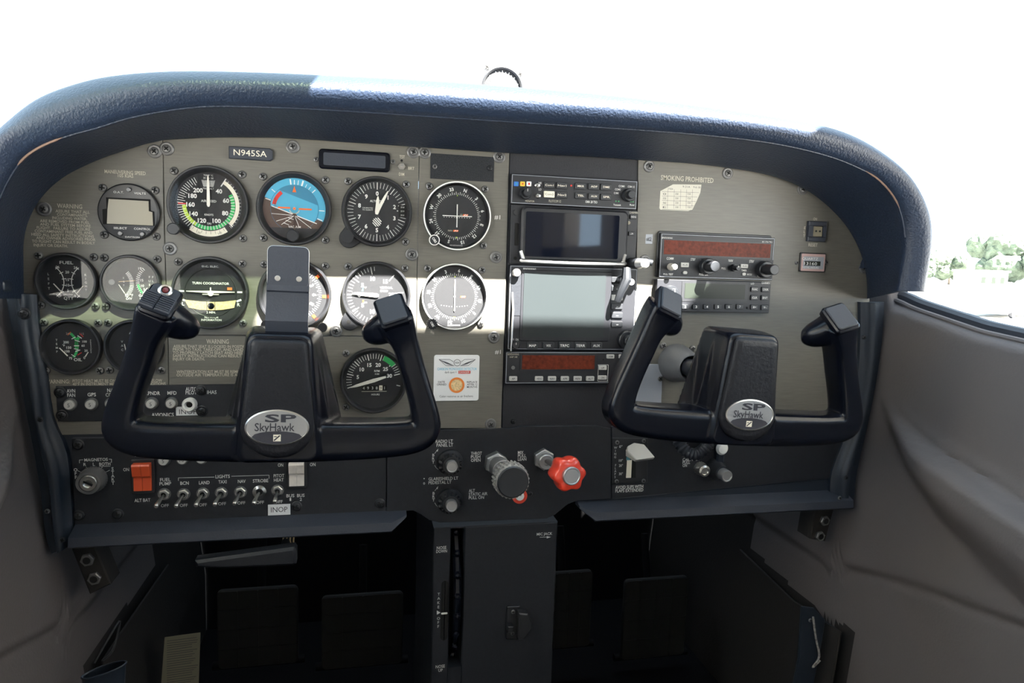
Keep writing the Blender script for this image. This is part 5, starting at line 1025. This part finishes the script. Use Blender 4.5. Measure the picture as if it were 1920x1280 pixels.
# parking brake handle
o = A(460, 1045, 30); d = D(o, 30); t = thing('parking_brake_handle', 'flat dark tapered handle hanging under the left ledge', 'handle', o, 30)
b = MB(); b.prism([d.p(*p) for p in ((366, 1049), (552, 1024), (556, 1030), (556, 1055), (550, 1058), (420, 1064), (368, 1062))], -12, 4, 'plate', 3); part('handle', b, t); b = MB(); b.cyl((40, 0, -10), (40, 4, -120), 5, 5, 'footwell', 12); part('shaft', b, t)
# under-panel wires
o = A(545, 1012, -10); t = thing('wire_bundle', 'tan wires hanging under the left ledge above the brake handle', 'wires', o, -10)
for k in range(4): b = MB(); b.tube(catmull([(k*3-5, 14, 0), (k*4-8, 2, 4+k), (k*2-2, -8, 3), (k*5-8, -14+k, 0)], 5), 1, 'straw', 6); part('wire', b, t)
# pedals
def pedal(cx_, cy_, w_, h_, label):
    off = -330; o = A(cx_, cy_, off); k = (DN*1000-off)/F/.98; wd_, hh = w_*k/2, h_*k/2*1.15
    t = thing('rudder_pedal', label, 'pedal', o, off, 'rudder pedals in the dark footwell')
    b = MB(); b.rr(-wd_, wd_, -hh, hh, 8, 0, 8, 'pedal', 2)
    for i in range(1, 4): b.box(-wd_+2, wd_-2, -hh+hh*.5*i-.8, -hh+hh*.5*i+.8, 8, 10, 'pedal')
    for i in range(1, 4): b.box(-wd_+wd_*.5*i-.8, -wd_+wd_*.5*i+.8, -hh+2, hh-2, 8, 10, 'pedal')
    part('pad', b, t); b = MB(); b.cyl((0, -hh+10, 0), (0, hh+60, -60), 7, 7, 'footwell', 12); part('arm', b, t); b = MB(); b.cyl((-wd_-10, -hh, -4), (wd_+10, -hh, -4), 7, 7, 'footwell', 12); part('crossbar', b, t)
for a in ((485, 1172, 140, 130, 'left pilot rudder pedal below the brake handle'), (680, 1178, 150, 125, 'right pilot rudder pedal, just left of the pedestal'), (1062, 1140, 100, 140, 'dark rudder pedal half hidden behind the right side of the pedestal'), (1225, 1155, 140, 150, 'right copilot rudder pedal deep in the dark right footwell')): pedal(*a)
# wall brackets with nuts
def nutbracket(label, quad, nuts, w_):
    o = A(*nuts[0], w_); d = D(o, w_); t = thing('mounting_bracket', label, 'bracket', o, w_, 'brackets with two hex nuts')
    b = MB(); b.prism([d.p(*p) for p in quad], -30, 0, 'kick', 1.5); part('plate', b, t)
    for x, y in nuts:
        b = MB(); b.prism(hexp(7.4, 10), 0, 4, 'screw', .8); b.lathe([(5.2, 4), (5.2, 5), (4.2, 5), (4.2, 1)], 'screw', seg=20); b.disc(4.4, 4, 4.3, 'slot', seg=18); u, v = d.p(x, y); part('nut', b, t, (u, v, 0))
nutbracket('tan bracket with two hex nuts below the left side moulding', [(130, 1020), (178, 1024), (208, 1095), (168, 1114)], [(165, 1048), (178, 1083)], -10)
nutbracket('tan bracket with two hex nuts below the right side moulding', [(1530, 945), (1568, 940), (1548, 1015), (1519, 1010)], [(1545, 975), (1536, 1004)], -10)
# footwell side trims
o = A(300, 1230, -150); d = D(o, -150); t = thing('paper_placard', 'yellowish printed paper placard in the dark left footwell, shade put into its colour', 'placard', o, -150)
b = MB(); b.prism([d.p(*p) for p in ((309, 1194), (376, 1185), (372, 1300), (301, 1300))], 0, .6, 'shaded_paper')
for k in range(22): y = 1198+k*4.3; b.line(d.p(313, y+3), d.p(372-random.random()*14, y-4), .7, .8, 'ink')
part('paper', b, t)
def kick(name, label, line, sd):
    pts = [wallpt(sd, *p) for p in line]; s0, z0 = pts[-1]; u0 = edge_u(sd, z0); t = thing(name, label, 'trim panel', (u0, z0), s0)
    P_ = lambda s_, z, d: (edge_u(sd, max(z, -640))-sd*d-u0, z-z0, s_-s0)
    pts = [(a[0]+(c_[0]-a[0])*k/4, a[1]+(c_[1]-a[1])*k/4) for a, c_ in zip(pts, pts[1:]) for k in range(4)]+[pts[-1]]
    b = MB()
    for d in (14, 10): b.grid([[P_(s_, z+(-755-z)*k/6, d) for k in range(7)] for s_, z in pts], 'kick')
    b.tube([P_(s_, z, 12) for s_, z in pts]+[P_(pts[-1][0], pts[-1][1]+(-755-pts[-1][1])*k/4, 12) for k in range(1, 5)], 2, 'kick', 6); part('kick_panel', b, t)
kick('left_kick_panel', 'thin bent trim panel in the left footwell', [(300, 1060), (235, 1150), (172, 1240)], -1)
kick('right_kick_panel', 'thin bent trim panel in the right footwell', [(1400, 1030), (1500, 1125), (1590, 1183)], 1)
o = A(205, 1240, 24); t = thing('map_pocket', 'open dark blue map pocket at the lower left', 'pocket', o, 24)
b = MB(); rows = [[(22*cos(a)*(1-.1*k), -k*30+(6*cos(a)), 16+10*sin(a)*(1-.1*k)) for a in [2*pi*i/24 for i in range(24)]] for k in range(3)]; b.grid(rows, 'moulding', closed=True); b.tube([Vector(p) for p in rows[0]]+[Vector(rows[0][0])], 1.2, 'moulding', 6); part('pocket', b, t, sharp=60)
b = MB(); b.tube(catmull([(-10, 8, 14), (4, 34, 6), (12, 46, 0), (8, 20, 10), (-2, 10, 14)], 5), 1.4, 'screw_dark', 6); part('strap', b, t)
o = A(1520, 1180, 24); t = thing('harness_strap', 'dark strap with a pale cord at the lower right kick panel', 'strap', o, 24)
b = MB(); b.prism([(-16, 34), (4, 30), (22, 12), (20, -20), (4, -150), (-28, -150), (-14, -40)], -4, 0, 'moulding', 1); part('strap', b, t); b = MB(); b.tube(catmull([(0, 20, 3), (6, -10, 4), (14, -38, 4), (6, -54, 3), (16, -44, 4)], 5), 1.5, 'grime', 6); part('cord', b, t); screw(t, 'small', -2, 14, 0)

# ================================================================== yokes
def sweep(b, path, ra, rb, m, seg=24, e=2.6):
    pts = [Vector(p) for p in path]; n = len(pts); rows = []
    for i, p in enumerate(pts):
        tt = (pts[min(i+1, n-1)]-pts[max(i-1, 0)]).normalized(); z = Vector((0, 0, 1)); z = (z-tt*z.dot(tt)).normalized(); x = tt.cross(z)
        row = []
        for k in range(seg):
            a = 2*pi*k/seg; c_, s_ = cos(a), sin(a); row.append(p+x*ra[i]*math.copysign(abs(c_)**(2/e), c_)+z*rb[i]*math.copysign(abs(s_)**(2/e), s_))
        rows.append(row)
    b.grid(rows, m, closed=True); b.add(rows[0], [tuple(range(seg))], m); b.add(rows[-1], [tuple(range(seg))[::-1]], m)
YW = 158                                       # yoke plane in front of the panel, mm
def yoke_frame():
    b = MB(); g = []
    # right half: foot, corner, grip (relative to the yoke centre)
    half = [(0, -68, -6, 19, 24), (50, -67.5, -5, 18.5, 22), (95, -66, -4, 17.5, 20.5), (121, -63, -2, 16.5, 18.5), (133, -56, 0, 15, 17), (133, -42, 0, 13.5, 16.5), (127, -20, 0, 12.2, 16.5), (119, 4, 1, 12, 16.5), (112, 26, 3, 12.5, 17), (105, 42, 6, 15.5, 18), (100, 53, 10, 17, 18)]
    for s in (1, -1):
        p = catmull([Vector((s*a, c_, w_)) for a, c_, w_, _, _ in half], 4); ra = [v.x for v in catmull([Vector((q[3], 0, 0)) for q in half], 4)]; rb = [v.x for v in catmull([Vector((q[4], 0, 0)) for q in half], 4)]
        sweep(b, p, ra, rb, 'gloss', e=4.5)
        # thumb guard
        g_ = catmull([Vector((s*102, 50, 4)), Vector((s*95, 43, 0)), Vector((s*88, 38, -5)), Vector((s*81, 35, -10)), Vector((s*76, 34, -14))], 4); kk = len(g_)-1
        sweep(b, g_, [16-3*(i/kk)-8*(i/kk)**4 for i in range(kk+1)], [17-2*(i/kk)-8*(i/kk)**4 for i in range(kk+1)], 'gloss', e=2.4)
    # hub
    def trap(wt, wb, vt_, vb, r):
        pts = []
        for (x, y) in ((wt, vt_), (-wt, vt_), (-wb, vb), (wb, vb)): pts.append(Vector((x, y, 0)))
        out = []
        for i in range(4):
            p0, p1, p2 = pts[i-1], pts[i], pts[(i+1) % 4]; a = p1+(p0-p1).normalized()*r; c_ = p1+(p2-p1).normalized()*r
            for k in range(7): t_ = k/6; out.append((a*(1-t_)**2+p1*2*t_*(1-t_)+c_*t_*t_))
        return out
    rows = []
    for w_, wt, wb, vt_, vb, r in ((-32, 33, 58, 36, -68, 8), (-6, 31.5, 48, 36, -76, 8), (10, 29.5, 40, 35, -82, 9), (18, 28, 37.5, 34, -84, 10), (21, 25.5, 35, 31.5, -82, 10)):
        rows.append([(p.x, p.y, w_) for p in trap(wt, wb, vt_, vb, r)])
    b.grid(rows, 'gloss', closed=True); n = len(rows[0]); b.add(rows[0], [tuple(range(n))], 'gloss'); b.add(rows[-1], [tuple(range(n))], 'gloss')
    me = b.mesh('frame', 60)
    # smooth outer rim: remesh all pieces into one body
    tmp = bpy.data.objects.new('tmp', me); C.objects.link(tmp)
    m1 = tmp.modifiers.new('r', 'REMESH'); m1.mode = 'VOXEL'; m1.voxel_size = .0017
    m2 = tmp.modifiers.new('s', 'SMOOTH'); m2.factor = .5; m2.iterations = 4
    dg = bpy.context.evaluated_depsgraph_get(); dg.update(); me2 = bpy.data.meshes.new_from_object(tmp.evaluated_get(dg)); bpy.data.objects.remove(tmp)
    me2.materials.clear(); me2.materials.append(M['gloss']); me2.polygons.foreach_set('use_smooth', [True]*len(me2.polygons)); return me2
FR = yoke_frame()
def pad_poly(k):
    p = []
    for x, y, r in ((24-k, 29-k, 5), (-24+k, 29-k, 5)):
        for i in range(7): a = radians((0 if x > 0 else 90)+15*i); p.append((x-math.copysign(r, x)+r*cos(a), y-r+r*sin(a)))
    for i in range(25): a = radians(180+180*i/24); p.append(((31.5-k)*cos(a), -50+(28-k)*sin(a)))
    return p
def pad_mesh():
    b = MB(); rows = [[(x, y, w_) for x, y in pad_poly(k)] for k, w_ in ((0, 19), (0, 23.5), (1, 25.2), (3, 26.3), (7, 26.8))]; b.grid(rows, 'pad', closed=True); b.add(rows[-1], [tuple(range(len(rows[0])))], 'pad'); return b.mesh('pad', 50)
def badge_mesh():
    b = MB(); cy = -49; N = 40; el = lambda a, c_, w_: [(a*cos(2*pi*i/N), cy+c_*sin(2*pi*i/N), w_) for i in range(N)]
    b.grid([el(27.5, 16.4, 26.6), el(27.5, 16.4, 28), el(26.3, 15.2, 28.4), el(26, 15, 27.9)], 'nickel', closed=True); b.add(el(26, 15, 27.9), [tuple(range(N))], 'brushed')
    pts = [(26*.995*cos(radians(a)), cy+15*.995*sin(radians(a))) for a in range(214, 327, 4)]; pts += [(x_, cy-8.3+5.2*math.sqrt(max(0, 1-(x_/21.5)**2))) for x_ in (19, 14, 8, 0, -8, -14, -19)]
    b.poly(pts, 28.0, 'ink'); b.text('SP', 3, cy+8.6, 6.6, 28.15, 'ink', 27, bold=.03); b.text('SkyHawk', -2, cy+.6, 7, 28.25, 'ink', 34, bold=.01)
    b.box(-3.2, 3.2, cy-12.3, cy-6.2, 28.0, 28.2, 'cream'); b.line((-2.6, cy-11.6), (2.4, cy-7), 1.2, 28.3, 'ink'); b.line((-2.6, cy-8), (-.2, cy-8), .8, 28.3, 'ink'); return b.mesh('badge', 40)
def cap_mesh(s):                               # slanted rubber cap on top of a grip
    b = MB(); b.rr(-14, 14, -17, 17, 4, -6, 2.4, 'gloss', 1.5); b.rr(-11.6, 11.6, -14.6, 14.6, 3, 2.4, 4.6, 'rubber', 1); return b.mesh('grip_cap')
PADM, BADM, CAPM = pad_mesh(), badge_mesh(), cap_mesh(1)
def tilt(o, n, up):                            # orient local w (= -Y) along n (u,v,w mm frame)
    n = Vector((n[0], -n[2], n[1])).normalized(); y = -n; z = Vector((up[0], -up[2], up[1])); z = (z-y*z.dot(y)).normalized(); x = y.cross(z); o.rotation_euler = Matrix((x, y, z)).transposed().to_euler()
def yoke(name, label, o, roll, pilot):
    t = thing(name, label, 'control yoke', o, YW, 'control yokes'); t.rotation_euler = (0, radians(roll), 0)
    part('frame', FR, t); part('pad', PADM, t, label='grained leather centre pad'); part('badge', BADM, t, label='chrome oval badge with dark lettering')
    b = MB(); b.cyl((0, -22, -25), (0, -22, -YW+30), 11, 11, 'rubber', 28)
    for k in range(5): b.cyl((0, -22, -38-k*9), (0, -22, -43-k*9), 12, 12, 'rubber', 28)
    part('shaft', b, t)
    for s in (1, -1):
        if pilot and s < 0: continue
        c_ = part('grip_cap', CAPM, t, (s*98, 58, 17)); tilt(c_, (-s*.22, .62, .75), (-s*.30, .8, -.6))
    return t
def shaft_collar(label, o):
    t = thing('yoke_shaft_collar', label, 'collar', o, 0, 'cone collars where the yoke shafts enter the panel')
    b = MB(); b.lathe([(14.5, 44), (15.5, 45), (17.5, 42), (23, 12), (24.5, 4), (24.5, 0)], 'moulding_grey', seg=40); b.lathe([(14.5, 44), (12.6, 36), (12.2, 2), (12.2, 0)], 'rubber', seg=32); part('cone', b, t)
    for a in (40, 130, 225, 315): screw(t, 'inst', 29*cos(radians(a)), 29*sin(radians(a)))
YR = (394, -100); YL = (-73, -104)
print('YOKES', YL, YR, 'panel shaft', A(1275, 680, 20))
shaft_collar('grey cone collar around the right yoke shaft', (YR[0], YR[1]-22)); shaft_collar('grey cone collar around the left yoke shaft, hidden behind the yoke', (YL[0], YL[1]-22))
yk = yoke('pilot_yoke', 'left control yoke with a metal chart clip on top and an oval chrome badge', YL, 1.2, True)
yc = yoke('copilot_yoke', 'right control yoke without a clip, slightly tilted clockwise', YR, 3.6, False)
# electric trim switch and push button on the pilot's left grip
tm = bpy.data.objects.new('trim_switch', None)
b = MB(); b.rr(-13.5, 13.5, -16, 16, 5, -4, 2.5, 'gloss', 1.5); b.rr(-11.4, 11.4, -13.8, 13.8, 3.5, 2.5, 5, 'rubber', 1); base = part('grip_cap', b, yk, (-98, 59, 17)); tilt(base, (.22, .62, .75), (.30, .8, -.6))
for s in (-1, 1):
    b = MB(); b.prism([(s*.4, -14), (s*12.5, -14), (s*12.5, 2), (s*.4, 2)], 4, 9, 'counter' if 0 else 'ledge', 1.2)
    for k in range(7): b.box(min(s*.8, s*12), max(s*.8, s*12), -13+k*2.1, -12+k*2.1, 9, 9.9, 'rubber')
    part('trim_rocker', b, base)
b = MB(); b.lathe([(3, 5), (6, 5), (6, 7), (5, 8), (3.6, 7.4), (3.2, 6)], 'nickel', 0, 8, 24); b.lathe([(1e-9, 5), (2.6, 5), (2.4, 7.2), (1e-9, 7.6)], 'maroon', 0, 8, 20); part('push_button', b, base, label='dark red push button in a chrome ring')
b = MB(); b.lathe([(1e-9, 0), (4.5, 0), (4.5, 4), (3, 6), (1e-9, 6.5)], 'gloss', seg=16); q = part('side_button', b, yc, (-103, 42, 8)); tilt(q, (1, -.1, .3), (0, 1, 0))
# chart clip
b = MB(); prof = [(22, -2), (36, 2), (50, -4), (64, -4), (80, -4)]
lo_ = [(-18.5, v_, w_) for v_, w_ in prof]; hi_ = [(18.5, v_, w_) for v_, w_ in prof]
b.grid([lo_, hi_], 'ledge'); b.grid([[(x, y, w_-2) for x, y, w_ in lo_], [(x, y, w_-2) for x, y, w_ in hi_]], 'ledge'); b.grid([lo_, [(x, y, w_-2) for x, y, w_ in lo_]], 'nickel'); b.grid([hi_, [(x, y, w_-2) for x, y, w_ in hi_]], 'nickel')
clip = part('chart_clip', b, yk, (5, 9, 10), label='dark metal clip with bright bare edges', sharp=30)
b = MB(); b.rr(-18, 18, 66, 103, 5, -6, -3.6, 'nickel', .2, top='ledge'); rows = [[(-18, 68, -3.6), (18, 68, -3.6)], [(-18, 63, -2.6), (18, 63, -2.6)], [(-17.6, 60.5, -5), (17.6, 60.5, -5)], [(-17.4, 60, -8), (17.4, 60, -8)]]; b.grid(rows, 'ledge'); part('clip_plate', b, clip)
for x in (-9, 9.5): b = MB(); b.disc(2.5, -3.6, -3, 'nickel', x, 74, 18, .2); part('rivet', b, clip)
